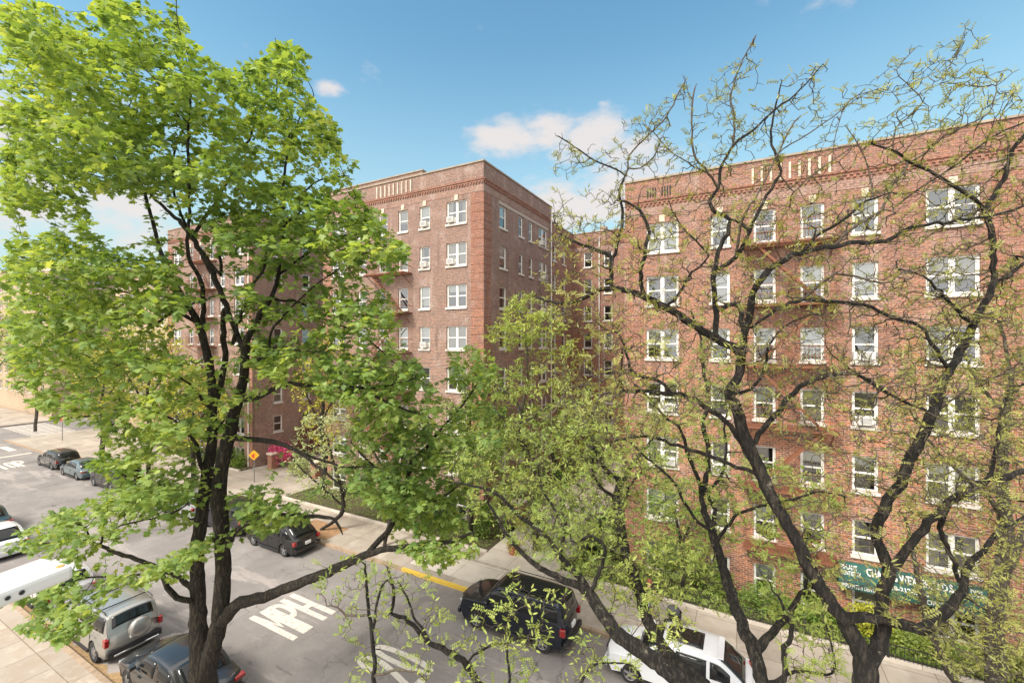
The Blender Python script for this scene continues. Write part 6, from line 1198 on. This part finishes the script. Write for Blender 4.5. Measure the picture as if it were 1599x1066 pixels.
gen_tree('locust_tree', 47, (gp(600, 18.0), .1), [[(612, 800, 24.5, 7), (622, 740, 24.5, 6), (640, 700, 24.5, 4)], [(618, 760, 24.5, 4), (580, 700, 24.5, 3)]],
 [(350, [(560, 700), (590, 640), (650, 640), (700, 700), (690, 790), (620, 800), (570, 770)], 23, 26, 10)], M['green_leaf'], M['bark'], 'slim young tree by the kerb just right of the dirt pit', size=.16, per=3, step=.24, tip=.008, thr=.02, dk=.38, group=SG)
# far street trees along the far pavement, seen through the maple
fr = np.random.default_rng(5)
for i, (px, Y, top, wd_, lm, lab) in enumerate([(300, 18.0, 560, 60, 'yellow_leaf', 'yellow green street tree behind the twin maple trunks'), (232, 18.0, 470, 75, 'yellow_leaf', 'pale yellow street tree left of the maple trunks, beside the old black four by four'), (160, 18.2, 520, 60, 'yellow_leaf', 'bright yellow street tree behind the grey teal sedan'), (505, 21.6, 505, 55, 'yellow_leaf', 'yellow green tree right of the azalea courtyard'), (360, 22.8, 560, 50, 'green_leaf', 'green tree close to the wall behind the orange sign'),
   (55, 20, 455, 62, 'locust_leaf', 'olive tinted tree at the far left beyond the crossing'), (-5, 22, 490, 50, 'locust_leaf2', 'greenish tree cut by the left edge beyond the crossing'), (115, 30, 500, 60, 'locust_leaf2', 'distant tree over the side street'), (300, 23, 560, 45, 'green_leaf', 'green tree against the left brick block'), (25, 27, 470, 60, 'green_leaf', 'broad green tree at the far corner beyond the stop sign'), (195, 24.5, 500, 62, 'green_leaf', 'green tree in front of the beige brick block')]):
    B = gp(px, Y); d = (B.xy.length)**1; fw = -SA*B.x+CA*B.y; z0 = 533+F*(CAMZ-H)/fw; hpx = z0-top
    lim = [[(px+2, z0-hpx*.25, fw, 9*26/fw*1.2), (px-3, z0-hpx*.42, fw, 7*26/fw*1.2), (px+5, z0-hpx*.65, fw, 3*26/fw)], [(px-2, z0-hpx*.4, fw, 4), (px-wd_*.5, z0-hpx*.6, fw, 2)], [(px-2, z0-hpx*.42, fw, 4), (px+wd_*.5, z0-hpx*.66, fw, 2)]]
    a_ = [(px+wd_*math.cos(t_)*(.8+.3*fr.random()), z0-hpx*.64-hpx*.37*math.sin(t_)*(.85+.25*fr.random())) for t_ in [k*math.pi/6 for k in range(12)]]
    h_ = wd_*fw/F
    gen_tree('street_tree', 60+i, (B, .17), lim, [(850, a_, fw-h_, fw+h_, 14)], M[lm], M['bark3' if i in (5, 6) else 'bark'], lab, size=.006*fw, per=4 if i not in (5, 6) else 2, step=.010*fw, tip=.00028*fw, thr=.02, dk=.0165*fw, di=.12*fw, group=SG)
# ------------------------------------------------------------------ shrubs and ground cover
def shrub(name, x, y, z, rx, ry, h, lm, n, size, label, seed, group='shrubs on the lawns', stems=True, tmpl=OVAL, flowers=None):
    rng = np.random.default_rng(seed); root = empty(name, (x, y, z), 0, label, 'shrub', group)
    cl = rng.normal(0, 1, (14, 3)); cl /= np.linalg.norm(cl, axis=1)[:, None]; cl *= .62; k = rng.integers(0, 14, n); v = cl[k]+rng.normal(0, .24, (n, 3)); l = np.linalg.norm(v, axis=1); v[l > 1.05] /= l[l > 1.05][:, None]
    v = v*[rx, ry, h/2]+[0, 0, h/2]; v[:, 2] = np.abs(v[:, 2])+.03; ax = rng.normal(0, 1, (n, 3))+v*.8; nr = rng.normal(0, .6, (n, 3)); nr[:, 2] += .8
    leaves('foliage', M[lm], root, v+np.array([x, y, z]), ax, nr, size*(.6+.8*rng.random(n)), tmpl, rng)
    if flowers:
        m = n*2; kk = rng.integers(0, n, m); leaves('flowers', M[flowers], root, v[kk]*1.05+np.array([x, y, z]), rng.normal(0, 1, (m, 3)), rng.normal(0, 1, (m, 3)), size*1.1*np.ones(m), tmpl, rng)
    b = MB()
    for q in range(7): a = q*.9; b.tube([(0, 0, -.1), (rx*.3*math.cos(a), ry*.3*math.sin(a), h*.35), (rx*.6*math.cos(a), ry*.6*math.sin(a), h*.75)], [.02, .014, .006], 5)
    b.build('stems', M['bark'], root); return root
q = ptY(437, 700, 25.5); shrub('azalea_bush', q.x+.75, 25.1, H, 1.25, .9, 2.1, 'pink', 900, .15, 'vivid pink flowering azalea behind the brick pier', 1, flowers='pink')
shrub('red_maple_shrub', q.x+.3, 28.5, H, 1.8, 1.5, 3.4, 'red_leaf', 1800, .15, 'reddish brown shrub tree behind the pink azalea', 2)
for i, (px, Y, rx, h, lm, lab) in enumerate([(1362, 21.6, .9, 1.3, 'yellow_leaf', 'yellow green shrub behind the curled trunk on the right lawn'), (1275, 21.5, 1.1, 1.1, 'green_leaf', 'rounded green shrub on the lawn left of the awning'), (1420, 21.3, 1.0, 1.0, 'locust_leaf2', 'light green shrub under the awning lettering'), (1200, 21.8, 1.0, 1.2, 'green_leaf', 'green shrub by the wall left of the yellow shrub'),
   (1500, 21.2, 1.0, .9, 'locust_leaf2', 'pale green shrub under the white ground floor window'), (1585, 21.3, 1.1, 1.4, 'locust_leaf', 'large yellowish shrub at the right edge of the lawn'), (1110, 22.2, 1.0, 1.5, 'green_leaf', 'dark leafed shrub at the left end of the right lawn'), (945, 23.4, 1.0, 3.2, 'dark_leaf', 'tall dark evergreen shrub at the courtyard corner'), (1040, 21.9, 1.1, 1.6, 'locust_leaf2', 'loose green shrub behind the walking person'),
   (620, 22, 1.3, 1.7, 'green_leaf', 'broad green shrub on the middle lawn, left one'), (690, 21.8, 1.2, 1.6, 'dark_leaf', 'dark green shrub at the middle of the middle lawn'), (750, 21.6, 1.2, 1.9, 'green_leaf', 'green shrub on the middle lawn near the courtyard walk'), (370, 23.2, 1.6, 1.6, 'green_leaf', 'green hedge shrub behind the orange sign'), (335, 23.3, 1.5, 1.6, 'dark_leaf', 'dark hedge shrub behind the twin maple trunks'), (292, 23.2, 1.6, 1.7, 'locust_leaf2', 'pale hedge shrub left of the twin maple trunks'), (470, 24.0, 1.1, 1.5, 'pale_leaf', 'pale flowering shrub right of the azalea courtyard')]):
    g = gp(px, Y); z = .1 if px < 800 else .12-.62*(Y-SW)/3.5; shrub('shrub', g.x, Y, z, rx, rx*.8, h, lm, 2200, .10 if px > 800 else .13, lab, 80+i)
rng = np.random.default_rng(9); root = tag(bpy.data.objects.new('ground_cover', None), None, None); n = 26000
X = np.concatenate([rng.uniform(-8, 12, 17000), rng.uniform(-29.5, -12.5, 6000), rng.uniform(-54, -39.5, 3000)]); Y = np.concatenate([rng.uniform(SW+.2, 23.4, 23000), rng.uniform(22.5, 23.4, 3000)])
Z = np.where(X > -9, .12-.62*(Y-SW)/3.5, .14)+np.abs(rng.normal(0, .1, n))+.02+.12*(np.sin(X*2.1)*np.cos(Y*3)+.5); ax = rng.normal(0, 1, (n, 3)); ax[:, 2] = np.abs(ax[:, 2])*.6; nr = rng.normal(0, .5, (n, 3)); nr[:, 2] += 1
class _O: location = (0, 0, 0)
me_o = None
COL.objects.link(root); o = leaves('ground_cover', M['green_leaf'], root, np.stack([X, Y, Z], 1), ax, nr, .075*(.6+rng.random(n)), OVAL, rng); o.parent = None; bpy.data.objects.remove(root); o.name = 'ground_cover'
tag(o, 'green ground cover plants filling the beds in front of the brick blocks', 'ground cover', kind='stuff')
